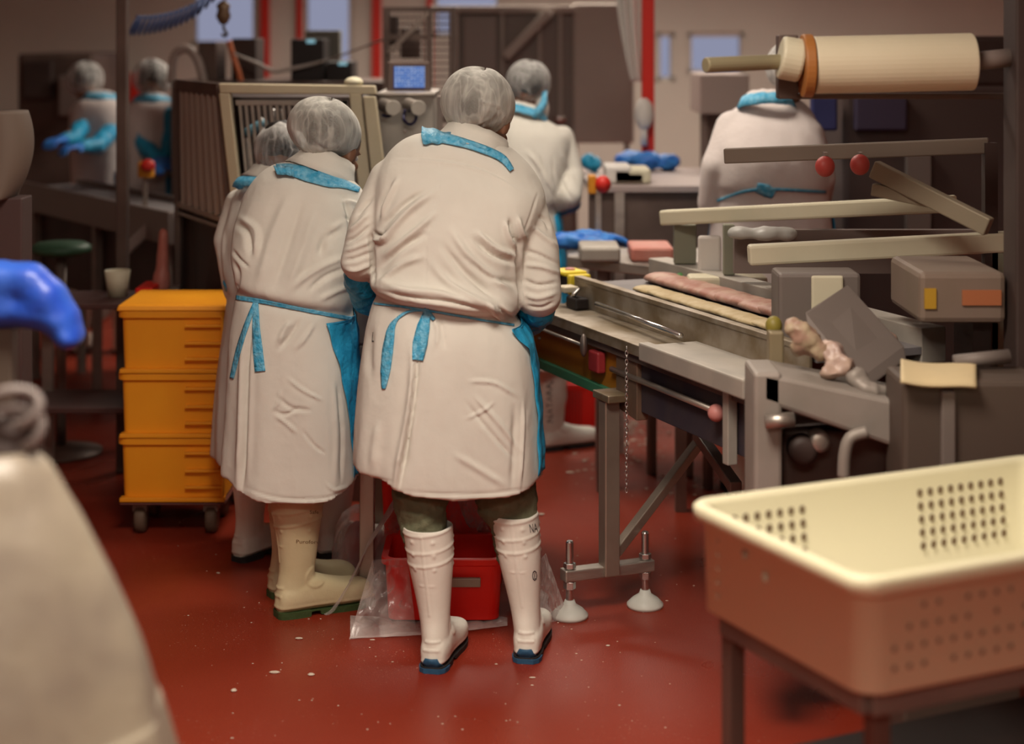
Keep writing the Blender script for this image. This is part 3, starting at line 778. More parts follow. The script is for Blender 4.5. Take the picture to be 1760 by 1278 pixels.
second = dict(
    label='person in white coat, blue waist tie and cream boots with green soles', fine=True, seed=2.3,
    rows=[(284, 512, 578, 5.38, .05, .18), (297, 478, 602, 5.385, .08, .2), (318, 446, 622, 5.39, .12, .15), (350, 420, 632, 5.38, .14, .05),
          (400, 402, 632, 5.36, .15, 0), (450, 398, 622, 5.34, .155, .04), (490, 403, 613, 5.33, .16, .12), (514, 406, 609, 5.325, .162, .18),
          (528, 410, 605, 5.335, .148, .19), (543, 405, 608, 5.33, .158, .18), (600, 397, 611, 5.32, .17, .08), (700, 391, 613, 5.31, .18, .03),
          (800, 386, 613, 5.31, .185, .0), (860, 384, 615, 5.31, .19, .0)],
    hem=[(370, 832), (400, 836), (412, 846), (440, 858), (480, 867), (560, 868), (600, 858), (620, 842)], belt=535, wav=.003,
    arms=[dict(white=[(446, 352, 5.38, 32), (428, 430, 5.42, 27), (450, 480, 5.55, 26)], cover=[(440, 470, 5.52, 27), (500, 500, 5.62, 22)], thumb=1, **{'in': .2}),
          dict(white=[(602, 352, 5.40, 34), (600, 425, 5.42, 31), (606, 480, 5.5, 30)], cover=[(600, 490, 5.45, 30), (606, 540, 5.50, 25), (622, 535, 5.62, 19)], thumb=-1)],
    apron=[(330, None), (545, 566), (580, 575), (640, 590), (720, 601), (770, 605), (845, 608)],
    head=(575, 256, 5.45, 55), head_rot=(-.45, .1, -.6), hair=greyhair_m,
    net=(557, 222, 5.42, 65, 68, 52), net_rot=(-.1, .25, 0),
    collars=[('collar', coat_m, (558, 292, 5.41), (-.25, .42, 0), [(46, 46, -26), (50, 50, -14), (58, 56, 2), (66, 62, 14)]),
             ],
    bands=[([(474, 289), (498, 291), (530, 300), (566, 311), (592, 316), (618, 326)], [14, 20, 24, 20, 14, 8])],
    boots=[B(474, 1061, -62, cream_boot, green_sole, lean=(.0, -.006), H=.35, rtop=1.08, sc=1.08, text=[('printed_mark', 'Purofort', 528, 931, 9, .02, brown_ink, 1.25), ('printed_mark', 'Safe', 540, 880, 9, .0, brown_ink, 1.1)]),
           B(462, 1026, -60, cream_boot, green_sole, lean=(.0, 0), H=.37)],
    ties=[([(405, 511), (450, 518), (520, 532), (608, 548)], [8, 7, 6, 7]),
          ([(438, 520), (425, 555), (410, 600), (398, 650)], [6, 9, 9, 7]),
          ([(440, 520), (440, 560), (443, 600), (447, 638)], [8, 13, 17, 18])],
    creases=[
        ('r', [(500, 330), (470, 400), (450, 470), (440, 505)], 14, 6), ('g', [(520, 340), (495, 420), (470, 500)], 12, 6), ('r', [(545, 350), (520, 430), (490, 510)], 12, 5),
        ('g', [(405, 385), (425, 400), (430, 440)], 7, 8), ('r', [(410, 372), (440, 395), (438, 440)], 7, 6), ('g', [(400, 430), (412, 445), (428, 460)], 4, 5), ('g', [(402, 450), (410, 470), (405, 505)], 5, 6),
        ('r', [(600, 440), (560, 455), (520, 480), (500, 500)], 8, 6), ('g', [(600, 460), (560, 475), (530, 500)], 7, 6), ('r', [(605, 490), (580, 500), (550, 515)], 7, 5),
        ('g', [(580, 395), (560, 410), (548, 440)], 10, 8), ('r', [(590, 380), (566, 400), (556, 425)], 8, 5),
        ('g', [(590, 340), (600, 372), (604, 420)], 6, 8), ('r', [(585, 345), (612, 350), (625, 365)], 5, 5), ('g', [(590, 372), (605, 378), (615, 390)], 4, 5),
        # skirt
        ('s', [(412, 850), (418, 760), (420, 690), (424, 600), (436, 540)], 7, -6), ('g', [(414, 850), (420, 760), (422, 690), (426, 600), (438, 540)], 4.5, 6), ('r', [(432, 560), (428, 700), (424, 830)], 8, 5),
        ('r', [(500, 552), (490, 565), (478, 590)], 7, 6), ('g', [(515, 548), (500, 575), (480, 600)], 6, 5), ('r', [(540, 555), (525, 580), (508, 600)], 6, 4),
        ('g', [(475, 680), (500, 700), (535, 705)], 5, 4), ('r', [(495, 650), (520, 670), (555, 688)], 4, 4), ('g', [(470, 705), (490, 712), (515, 700)], 4, 4), ('r', [(475, 715), (495, 730), (510, 745)], 4, 4),
        ('r', [(470, 705), (478, 690), (482, 670)], 4, 3), ('g', [(520, 740), (540, 765), (560, 780)], 4, 3), ('g', [(580, 660), (588, 740), (586, 830)], 4, 5), ('r', [(572, 660), (578, 740), (576, 830)], 6, 3),
        ('s', [(425, 842), (480, 858), (560, 858), (610, 838)], 3, 2.2), ('r', [(560, 830), (575, 842), (600, 835)], 4, 3)])
third = dict(
    label='half hidden person in white coat between the orange crates and the cream boots', fine=True, seed=4.1, coat_mat=coat_m,
    rows=[(305, 447, 505, 5.96, .05), (318, 420, 535, 5.96, .09), (340, 402, 555, 5.96, .12), (380, 392, 560, 5.95, .14), (450, 388, 560, 5.94, .15), (500, 390, 558, 5.94, .15),
          (520, 392, 556, 5.94, .145), (560, 387, 562, 5.94, .16), (700, 373, 575, 5.94, .17), (805, 367, 582, 5.94, .18)],
    hem=[(360, 800), (400, 812), (585, 815)], belt=520, wav=.006,
    arms=[dict(white=[(412, 350, 5.96, 27), (390, 412, 5.93, 24), (400, 500, 5.92, 17)], cover=[(402, 488, 5.90, 19), (450, 505, 6.05, 16)], thumb=1, **{'in': .2}),
          dict(white=[(545, 352, 5.84, 27), (550, 430, 5.85, 23), (530, 490, 5.98, 19)], cover=[(535, 480, 5.95, 21), (520, 505, 6.05, 16)], thumb=-1)],
    apron=[(340, None), (520, 560), (700, 575), (790, 580)],
    head=(482, 262, 5.90, 46), head_rot=(-.35, .05, .2),
    net=(483, 258, 5.88, 46, 52, 46), net_rot=(-.2, -.1, 0), net_mat=net_far,
    collars=[('collar', coat_m, (470, 312, 5.85), (-.25, .3, 0), [(40, 40, -18), (46, 44, -4), (54, 50, 6)]),
             ('neck_band', tie_m, (462, 318, 5.84), (-.2, .05, 0), [(52, 46, -9), (58, 52, 0), (60, 56, 7)])],
    boots=[B(406, 966, -35, white_boot, dark_sole, H=.37), B(545, 958, -62, white_boot, dark_sole, H=.37)],
    creases=[('r', [(400, 360), (385, 420), (392, 500)], 6, 5), ('g', [(410, 400), (400, 450), (402, 500)], 6, 5), ('r', [(385, 560), (378, 680), (372, 790)], 7, 5)])
fourth = dict(
    label='person behind the conveyor in white coat, with a name handwritten on the boot', fine=True, seed=5.2, coat_mat=coat_m,
    rows=[(194, 884, 922, 7.39, .05, .1), (203, 866, 944, 7.40, .08, .15), (216, 856, 966, 7.40, .11, .15), (240, 850, 980, 7.39, .135, .06), (300, 850, 975, 7.37, .15), (345, 852, 965, 7.36, .15),
          (366, 855, 958, 7.36, .14), (400, 850, 965, 7.36, .15), (500, 847, 972, 7.36, .16), (600, 844, 976, 7.36, .17), (640, 843, 978, 7.36, .17)],
    hem=[(830, 636), (985, 640)], belt=366, wav=.004,
    arms=[dict(white=[(966, 236, 7.40, 21), (982, 300, 7.37, 22), (980, 338, 7.26, 20), (955, 352, 7.36, 16)], cover=[(978, 348, 7.36, 20), (955, 358, 7.38, 15), (935, 365, 7.50, 11)], thumb=-1),
          dict(white=[(866, 236, 7.40, 21), (852, 310, 7.39, 20), (875, 350, 7.45, 16)], cover=[(870, 345, 7.43, 17), (890, 362, 7.55, 11)], thumb=1)],
    apron=[(220, None), (372, 950), (420, 955), (500, 960), (630, 965)],
    head=(910, 152, 7.45, 36), head_rot=(-.3, .05, -.5),
    net=(908, 142, 7.43, 39, 42, 37), net_rot=(-.15, .15, 0), net_mat=net_far,
    collars=[('collar', coat_m, (903, 196, 7.40), (-.2, .3, 0), [(28, 30, -14), (32, 33, -4), (38, 38, 6)]),
             ('neck_band', tie_m, (903, 198, 7.40), (-.2, .3, 0), [(34, 34, -10), (40, 40, 0), (42, 42, 4)])],
    boots=[B(927, 775, -62, white_boot, dark_sole, H=.37, lean=(.0, -.01), crumple=.0012, text=[('handwritten_name', 'NATARAJ', 945, 690, 15, -PI/2-.03, ink_m, 1.15)]),
           B(880, 770, -40, white_boot, dark_sole, H=.37)],
    creases=[('g', [(925, 265), (935, 300), (950, 340)], 4, 7), ('r', [(905, 260), (925, 285), (948, 330)], 5, 6), ('g', [(948, 270), (952, 310), (955, 350)], 3, 8), ('r', [(880, 270), (900, 310), (925, 350)], 6, 5),
             ('r', [(962, 255), (975, 290), (990, 320)], 5, 4), ('g', [(960, 300), (972, 325), (985, 345)], 4, 4)])
m_root, m_tree = person(main)
s_root, s_tree = person(second)
t_root, t_tree = person(third)
text_on('ink_mark', m_tree, 'L', 641, 580, 24, .1, ink_m, m_root, off=.002, sx=.35)
f_root, f_tree = person(fourth)
# loose corner of the apron neck band on the first person, the snood of the one further back
m = MB(); rows = []
for i in range(12):
    q = i/11; rows.append([P(725+50*q, 217+12*q+1.5*math.sin(i), 4.99-.0*q), P(724+48*q, 232+6*q, 4.955+.005*math.sin(i*2)), P(727+46*q, 247-1*q+1.5*math.sin(i*1.3), 4.945)])
m.loft(rows, caps=False, closed=False).build('neck_band_flap', tie_m, m_root, smooth=True, solid=.003)
m = MB(); rows = []
for i in range(10):
    q = i/9; rows.append([P(470+34*q, 284+3*q+1.5*math.sin(i*1.7), 5.30), P(473+32*q, 291+3*q, 5.275+.006*math.sin(i*2)), P(476+30*q, 299+4*q+math.sin(i), 5.27)])
m.loft(rows, caps=False, closed=False).build('neck_band_flap', tie_m, s_root, smooth=True, solid=.003)
m = MB(); m.ellip(P(932, 186, 7.40), (.030, .045, .058))
me = fuse(m, .006, 2); ripple(me, .004, 25, 2); link('snood', me, white_m, f_root)
m = MB(); m.tube([P(937, 158, 7.38), P(934, 178, 7.33), P(925, 192, 7.31), P(917, 200, 7.32)], [.010, .016, .018, .014], 10)
m.build('snood_tie', tie_m, f_root, smooth=True)

def far_person(cx, hy, Y, label, w=150, arms=None, head=None, seed=9.0, rows=None, ties=[], apron_edge=.8, yaw=0, hw=.115, hidden_boots=True, hair=hair_m):
    """someone far behind: cx centre, hy top of the shoulders"""
    s_ = Y/F; W = w
    r = [(hy, cx-W*.14, cx+W*.14, Y, .05), (hy+6/s_/400, cx-W*.30, cx+W*.30, Y, .09), (hy+.06/s_, cx-W*.42, cx+W*.42, Y, .12), (hy+.16/s_, cx-W*.46, cx+W*.46, Y, .14),
         (hy+.35/s_, cx-W*.44, cx+W*.44, Y, .14), (hy+.50/s_, cx-W*.42, cx+W*.42, Y, .135), (hy+.60/s_, cx-W*.45, cx+W*.45, Y, .15), (hy+.80/s_, cx-W*.48, cx+W*.48, Y, .16), (hy+.95/s_, cx-W*.5, cx+W*.5, Y, .17)]
    if rows: r = rows
    hd = head or (cx, hy-.11/s_)
    fy = HY+CAMZ/s_
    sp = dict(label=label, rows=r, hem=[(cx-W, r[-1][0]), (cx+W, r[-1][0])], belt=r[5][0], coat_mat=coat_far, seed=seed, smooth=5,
              arms=arms, ties=ties, apron=[(hy+.1/s_, None), (hy+.4/s_, cx+W*apron_edge*.5), (r[-1][0]-5, cx+W*apron_edge*.5)],
              head=(hd[0], hd[1], Y+.05, .088/s_), head_rot=(-.3, 0, yaw), hair=hair,
              net=(hd[0], hd[1]-.01/s_, Y+.04, .102/s_, .115/s_, .098/s_), net_mat=net_far,
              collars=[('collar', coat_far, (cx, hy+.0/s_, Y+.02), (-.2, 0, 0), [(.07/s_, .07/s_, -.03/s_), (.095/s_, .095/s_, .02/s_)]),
                       ('neck_band', tie_m, (cx, hy+.015/s_, Y+.02), (-.2, 0, 0), [(.09/s_, .09/s_, -.03/s_), (.11/s_, .105/s_, .015/s_)])],
              boots=[dict(heel=Vector(((cx-880)*s_-.11, Y-.05, 0)), yaw=0, up=white_boot, sole=dark_sole), dict(heel=Vector(((cx-880)*s_+.11, Y-.05, 0)), yaw=0, up=white_boot, sole=dark_sole)])
    return person(sp)
a5 = [dict(white=[(1262, 222, 6.64, 34), (1232, 285, 6.55, 26), (1218, 350, 6.6, 20)], cover=[(1224, 340, 6.62, 22), (1245, 385, 6.8, 16)]),
      dict(white=[(1385, 235, 6.6, 34), (1412, 305, 6.55, 25), (1405, 360, 6.7, 21)], cover=[(1406, 350, 6.65, 23), (1390, 395, 6.8, 16)], thumb=-1)]
far_person(1318, 172, 6.6, 'person in white coat bent over behind the long roller on the right', w=215, arms=a5, head=(1362, 122), seed=11.0, apron_edge=1.0,
           rows=[(166, 1312, 1362, 6.75, .05), (176, 1285, 1380, 6.72, .10), (200, 1250, 1398, 6.68, .14), (235, 1232, 1412, 6.62, .17), (270, 1228, 1422, 6.58, .18), (320, 1226, 1426, 6.58, .17),
                 (345, 1228, 1424, 6.6, .16), (420, 1220, 1430, 6.62, .17), (520, 1214, 1434, 6.62, .18), (620, 1212, 1436, 6.62, .18)],
           ties=[([(1300, 322), (1318, 328), (1330, 335)], [16, 22, 14]), ([(1232, 345), (1300, 326), (1420, 330)], 5)])
a7 = [dict(white=[(246, 200, 9.0, 16), (238, 225, 9.0, 14)], cover=[(238, 205, 8.98, 17), (246, 250, 8.95, 17), (272, 272, 8.85, 13)]),
      dict(white=[(288, 200, 9.0, 16), (294, 225, 9.0, 14)], cover=[(292, 200, 8.98, 17), (294, 245, 8.95, 17), (284, 272, 8.85, 13)], thumb=-1)]
far_person(262, 172, 9.05, 'person with blue sleeves at the back beside the pole, left of the slatted guard', w=118, arms=a7, head=(262, 138), seed=12.0, apron_edge=.5)
a8 = [dict(white=[(150, 200, 9.6, 17), (138, 218, 9.5, 15)], cover=[(142, 216, 9.5, 15), (125, 238, 9.3, 14), (108, 240, 9.2, 10)]),
      dict(white=[(192, 205, 9.6, 17), (190, 230, 9.5, 15)], cover=[(190, 226, 9.5, 16), (168, 250, 9.3, 15), (140, 252, 9.2, 11)], thumb=-1)]
far_person(172, 168, 9.6, 'person reaching across the far conveyor at the left edge of the room', w=112, arms=a8, head=(146, 140), seed=13.0, apron_edge=.6)
# ------------------------------------------------------------------ room shell
X0, X1, Y0_, Y1_, ZC = -4.9, 4.6, -1.5, 12.5, 3.1
def floor_material():
    m = bpy.data.materials.new('red_wet_epoxy'); m.use_nodes = True; nt = m.node_tree; b = nt.nodes['Principled BSDF']; L = nt.links.new
    tc = nt.nodes.new('ShaderNodeTexCoord')
    def N(scale, detail=4, dist=0.0, sx=(1, 1, 1)):
        mp = nt.nodes.new('ShaderNodeMapping'); mp.inputs['Scale'].default_value = sx; L(tc.outputs['Object'], mp.inputs[0])
        n = nt.nodes.new('ShaderNodeTexNoise'); n.inputs['Scale'].default_value = scale; n.inputs['Detail'].default_value = detail; n.inputs['Distortion'].default_value = dist
        L(mp.outputs[0], n.inputs['Vector']); return n
    def ramp(src, p0, c0, p1, c1):
        r = nt.nodes.new('ShaderNodeValToRGB'); r.color_ramp.elements[0].position = p0; r.color_ramp.elements[0].color = (*c0, 1)
        r.color_ramp.elements[1].position = p1; r.color_ramp.elements[1].color = (*c1, 1); L(src, r.inputs[0]); return r
    a = N(1.1, 5, .3); base = ramp(a.outputs['Fac'], .30, (.225, .022, .009), .72, (.275, .038, .018))
    g = N(260, 2); gr = ramp(g.outputs['Fac'], .35, (.80, .80, .80), .72, (1.25, 1.25, 1.25))
    mx = nt.nodes.new('ShaderNodeMix'); mx.data_type = 'RGBA'; mx.blend_type = 'MULTIPLY'; mx.inputs[0].default_value = .8
    L(base.outputs[0], mx.inputs[6]); L(gr.outputs[0], mx.inputs[7])
    sp = N(120, 2, 0); spr = ramp(sp.outputs['Fac'], .67, (0, 0, 0), .72, (1, 1, 1))
    d = N(1.9, 3); dr = ramp(d.outputs['Fac'], .45, (0, 0, 0), .6, (1, 1, 1))
    mu = nt.nodes.new('ShaderNodeMath'); mu.operation = 'MULTIPLY'; L(spr.outputs[0], mu.inputs[0]); L(dr.outputs[0], mu.inputs[1])
    mx2 = nt.nodes.new('ShaderNodeMix'); mx2.data_type = 'RGBA'; L(mu.outputs[0], mx2.inputs[0]); L(mx.outputs[2], mx2.inputs[6]); mx2.inputs[7].default_value = (.45, .22, .16, 1)
    L(mx2.outputs[2], b.inputs['Base Color'])
    w = N(2.2, 4, .4, (1, .6, 1)); wr = ramp(w.outputs['Fac'], .32, (.26, .26, .26), .70, (.52, .52, .52)); L(wr.outputs[0], b.inputs['Roughness'])
    b.inputs['Specular IOR Level'].default_value = .30
    bp = nt.nodes.new('ShaderNodeBump'); bp.inputs['Strength'].default_value = .22; bp.inputs['Distance'].default_value = .004
    L(g.outputs['Fac'], bp.inputs['Height']); L(bp.outputs[0], b.inputs['Normal'])
    return m
floor_m = floor_material()
def struct(name, mb, mt, label=None, **k):
    return tag(mb.build(name, mt, None, **k), label, None, None, 'structure')
struct('floor', MB().box((X0, Y0_, -.08), (X1, Y1_, 0)), floor_m, 'red wet floor')
struct('ceiling', MB().box((X0, Y0_, ZC), (X1, Y1_, ZC+.1)), ceil_m)
struct('wall_left', MB().box((X0-.12, Y0_, -.08), (X0, Y1_+.15, ZC+.1)), wall_m)
struct('wall_right', MB().box((X1, Y0_, -.08), (X1+.12, Y1_+.15, ZC+.1)), wall_m)
struct('wall_near', MB().box((X0-.12, Y0_-.12, -.08), (X1+.12, Y0_, ZC+.1)), wall_m)
wx = lambda px: (px-880)/F*Y1_
wz = lambda py: CAMZ-(py-HY)/F*Y1_
# window openings in the far wall: (left px, right px, sill px)
WIN = [(328, 441, 78), (520, 606, 135), (744, 860, 64), (1128, 1160, 140), (1182, 1280, 128)]
ZT = [2.45, 2.45, 2.45, wz(56), wz(56)]
wb = MB(); edges = [X0]; ztop = 2.45
for iw, (l, r, sl) in enumerate(WIN):
    ztop = ZT[iw]
    wb.box((edges[-1], Y1_, -.08), (wx(l), Y1_+.15, ZC+.1)); edges.append(wx(r))
    wb.box((wx(l), Y1_, -.08), (wx(r), Y1_+.15, wz(sl))); wb.box((wx(l), Y1_, ztop), (wx(r), Y1_+.15, ZC+.1))
wb.box((edges[-1], Y1_, -.08), (X1, Y1_+.15, ZC+.1))
struct('wall_far', wb, wall_m)
glass_m = mat('window_glass', (.85, .87, .95), .05, trans=1.0, ior=1.1, spec=.3)
for i, (l, r, sl) in enumerate(WIN):
    ztop = ZT[i]; fr = MB(); a, b, z0 = wx(l), wx(r), wz(sl)
    for lo, hi in (((a, Y1_+.02, z0), (a+.03, Y1_+.10, ztop)), ((b-.03, Y1_+.02, z0), (b, Y1_+.10, ztop)), ((a, Y1_+.02, z0), (b, Y1_+.10, z0+.03)), ((a, Y1_+.02, ztop-.03), (b, Y1_+.10, ztop))): fr.box(lo, hi)
    w = struct('window_%d' % (i+1), fr, wall_m)
    MB().box((a+.03, Y1_+.05, z0+.03), (b-.03, Y1_+.06, ztop-.03)).build('pane', glass_m, w)
redtrim = mat('red_trim_paint', (.62, .02, .01), .5)
for i, (l, r, yy, zb) in enumerate([(449, 464, Y1_-.001, 150), (511, 521, Y1_-.001, 140), (640, 656, Y1_-.001, 160), (734, 744, Y1_-.001, 120)]):
    struct('trim_%d' % (i+1), MB().box((wx(l), yy-.05, wz(zb+30)), (wx(r), yy, ZC)), redtrim, bevel=.004)
# housings of the unseen ceiling lamps added above the frame
lampglow = mat('lamp_diffuser', (.9, .88, .84), .5, emit=(1, .9, .78), estr=6)
for lx, ly, sx, sy, pw in LAMPS:
    t = thing('added_ceiling_lamp', (lx, ly, ZC), 'unseen flat white ceiling lamp added to light the room', 'ceiling lamp', 'added ceiling lamps')
    b = MB(); b.box((lx-sx/2-.03, ly-sy/2-.03, ZC-.10), (lx+sx/2+.03, ly+sy/2+.03, ZC)); b.build('housing', white_m, t, bevel=.01)
    MB().box((lx-sx/2, ly-sy/2, ZC-.112), (lx+sx/2, ly+sy/2, ZC-.10)).build('diffuser', lampglow, t)
# ------------------------------------------------------------------ main conveyor (local frame: s along it towards the camera, t away to the right)
A0 = PZ(965, 548, .83); A0.z = 0
dv = Vector((.385, -.923, 0)).normalized(); nv = Vector((-dv.y, dv.x, 0))
def C(s, t, z): return A0+dv*s+nv*t+Vector((0, 0, z))
def cbox(m, s0, s1, t0, t1, z0, z1):
    return m.hexa([C(s0, t0, z0), C(s1, t0, z0), C(s1, t1, z0), C(s0, t1, z0)], [C(s0, t0, z1), C(s1, t0, z1), C(s1, t1, z1), C(s0, t1, z1)])
conv = thing('conveyor', C(.5, .25, 0), 'long stainless conveyor with amber side panel running towards the camera', 'conveyor')
SE = 1.22
m = MB(); cbox(m, -.30, .60, 0, .17, .822, .83); cbox(m, -.12, .58, 0, .006, .800, .834); m.build('near_tray', dirty_steel, conv, bevel=.002)
m = MB(); cbox(m, .60, SE, -.01, .17, .835, .845); cbox(m, .62, SE, -.035, .0, .805, .858); m.build('far_tray', steel_matt, conv, bevel=.006)
m = MB(); cbox(m, -.26, SE, .165, .175, .83, .925); cbox(m, -.25, SE, .16, .19, .915, .93); m.build('side_wall', dirty_steel, conv, bevel=.002)
m = MB(); cbox(m, -.25, SE, .19, .52, .885, .905); m.build('belt', mat('grey_belt', (.16, .145, .15), .6, col2=(.2, .18, .18)), conv)
m = MB(); cbox(m, -.40, SE, .52, .60, .86, .955); m.build('guide_rail', steel_matt, conv, bevel=.003)
m = MB(); m.tube([C(-.02, .135, .868), C(.62, .105, .868)], .0085, 14); m.build('guide_rod', chrome_m, conv, smooth=True)
# under structure
m = MB(); cbox(m, -.36, .36, .035, .05, .655, .79); m.build('amber_panel', amber_m, conv, bevel=.003)
m = MB(); cbox(m, -.36, .36, .02, .055, .628, .658); m.build('green_strip', green_m, conv, bevel=.002)
m = MB(); cbox(m, -.36, SE, .012, .03, .775, .815); m.build('upper_rail', brown_dark, conv, bevel=.002)
m = MB(); cbox(m, .50, SE-.1, .035, .055, .625, .80); m.build('dark_side_panel', mat('blue_grey_panel', (.045, .038, .055), .5, .3, col2=(.07, .055, .06)), conv, bevel=.003)
m = MB(); cbox(m, -.36, SE, .50, .52, .60, .86); m.build('rear_panel', brown_dark, conv)
m = MB(); m.tube([C(-.20, -.008, .775), C(.19, -.008, .775)], .0055, 10); o = m.build('front_rod', steel, conv, smooth=True)
m = MB(); m.ellip(C(.20, -.014, .778), (.012, .022, .036)); m.build('knob', steel_dark, o, smooth=True)
m = MB(); m.tube([C(.33, .02, .725), C(.98, .02, .725)], .009, 10); o = m.build('lower_rod', steel, conv, smooth=True)
m = MB(); m.ellip(C(1.0, .01, .725), (.024, .024, .024)); m.build('pink_knob', mat('pink_knob', (.5, .2, .18), .5), o, smooth=True)
m = MB(); cbox(m, 1.05, 1.08, .0, .03, .60, .83); m.build('upright_bracket', steel_matt, conv, bevel=.003)
m = MB()
for k in range(5): m.capsule(C(-.25+k*.14, .033, .725+.0*k), .006, C(-.25+k*.14, .030, .725), .006, 8) if k in (0, 3) else None
m.build('bolt', steel_dark, conv, smooth=True) if m.v else None
MB().hexa([C(.36, .02, .615), C(.50, .02, .600), C(.50, .06, .600), C(.36, .06, .615)], [C(.36, .02, .80), C(.50, .02, .80), C(.50, .06, .80), C(.36, .06, .80)]).build('drive_cover', mat('rusty_brown_cover', (.15, .10, .07), .55, .4, col2=(.20, .12, .08), noise_scale=12), conv, bevel=.003)
# red items seen in the drive box
m = MB(); cbox(m, .20, .27, .0, .03, .70, .765); m.build('red_block', mat('dull_red', (.30, .025, .03), .5), conv, bevel=.006)
# legs
lg = C(.40, .06, 0)
def legbox(nm, px0, px1, Y, z0, z1, mt=steel_matt, depth=.05, dx=0):
    a, b = P(px0, 0, Y).x, P(px1, 0, Y).x
    return MB().hexa([(a, Y-depth/2, z0), (b, Y-depth/2, z0), (b, Y+depth/2, z0), (a, Y+depth/2, z0)], [(a, Y-depth/2, z1), (b, Y-depth/2, z1), (b, Y+depth/2, z1), (a, Y+depth/2, z1)]).build(nm, mt, conv, bevel=.003)
LC = P(1047, 0, 5.29); LC.z = 0
def lb(m, c, w, d_, z0, z1):
    q = [c+dv*a*d_/2+nv*b*w/2 for a, b in ((-1, -1), (1, -1), (1, 1), (-1, 1))]
    return m.hexa([p+Vector((0, 0, z0)) for p in q], [p+Vector((0, 0, z1)) for p in q])
legm = mat('leg_steel', (.34, .27, .22), .42, .7, col2=(.40, .33, .27), noise_scale=5)
lb(MB(), LC, .050, .050, .115, .655).build('leg', legm, conv, bevel=.004)
lb(MB(), LC+nv*.02, .10, .11, .645, .668).build('leg_bracket', dirty_steel, conv, bevel=.003)
fb = MB(); q0, q1 = LC-nv*.150-dv*.01, LC+nv*.150-dv*.01
fb.bar(q0+Vector((0, 0, .128)), q1+Vector((0, 0, .128)), .045, .035); foot = fb.build('foot_bar', steel, conv, bevel=.004)
for sgn in (-1, 1):
    c = LC+nv*.127*sgn-dv*.01; c.z = 0
    m = MB(); m.lathe(c, [(0, .03), (.0115, .03), (.0115, .225), (.009, .23), (0, .23)], 20); m.lathe(c, [(0, .086), (.019, .086), (.019, .108), (0, .108)], 6); m.lathe(c, [(0, .148), (.019, .148), (.019, .163), (0, .163)], 6)
    m.build('threaded_foot', chrome_m, conv, smooth=False, bevel=.001)
    MB().lathe(c, [(0, 0), (.056, 0), (.056, .010), (.040, .026), (.019, .040), (.015, .052), (0, .052)], 36).build('foot_pad', pad_m, conv, smooth=True)
br0 = LC+nv*.02+Vector((0, 0, .18)); br1 = P(1200, 762, 5.55)
MB().bar(br0, br1, .030, .030).build('diagonal_brace', legm, conv, bevel=.003)
MB().bar(br1+Vector((0, 0, .03)), P(1265, 838, 5.0), .035, .035).build('diagonal_brace', steel_dark, conv, bevel=.003)
for (px, py, Y, w) in ((1120, 815, 6.95, .032), (1217, 840, 6.2, .032)):
    c = PF(px, py); lb(MB(), c, w, w, 0, .80).build('leg', steel_dark, conv, bevel=.003)
c = C(1.18, .30, 0); lb(MB(), c, .05, .05, 0, .88).build('leg', legm, conv, bevel=.003)
# hanging chain
m = MB(); ct = C(.50, .02, .80)
ct = P(1077, 600, 5.12)
for k in range(34):
    z = ct.z-.0125*k; a = 0 if k % 2 else PI/2
    pts = [Vector((ct.x+math.cos(a)*.004*math.cos(t), ct.y+math.sin(a)*.004*math.cos(t), z+.008*math.sin(t))) for t in (2*PI*j/10 for j in range(11))]
    m.tube(pts, .0017, 6, caps=False)
tag(m.build('chain', chrome_m, None, smooth=True), 'thin metal chain hanging from the edge of the long conveyor', 'chain')
# yellow control box
yb = thing('control_box', C(-.36, .2, .86), 'yellow and black control box with a pink button on the conveyor guide', 'control box')
m = MB(); cbox(m, -.42, -.30, .155, .235, .86, .918); m.build('box_body', black_m, yb, bevel=.006)
m = MB(); cbox(m, -.42, -.31, .15, .24, .918, .935); m.build('cover', yellow_m, yb, bevel=.008)
m = MB(); cbox(m, -.30, -.272, .155, .235, .86, .928); m.build('end_cap', yellow_m, yb, bevel=.006)
MB().lathe(C(-.36, .195, .934), [(0, 0), (.018, 0), (.018, .004), (.013, .008), (0, .008)], 24).build('button', mat('pink_button', (.5, .22, .2), .5), yb, smooth=True)
# clamp lever by the sleeve
lv = thing('clamp_lever', C(.0, .15, .83), 'small steel clamp lever next to the sleeve on the conveyor tray', 'clamp')
m = MB(); m.bar(C(-.22, .12, .84), C(-.15, .13, .90), .016, .010); m.bar(C(-.15, .13, .90), C(-.13, .10, .885), .012, .009); m.build('lever', chrome_m, lv, bevel=.003)
m = MB(); cbox(m, -.21, -.13, .11, .16, .832, .87); m.build('clamp_block', black_m, lv, bevel=.006)
m = MB(); cbox(m, -.26, -.20, .10, .155, .88, .90); m.build('cap', mat('ivory_cap', (.6, .52, .38), .6), lv, bevel=.004)
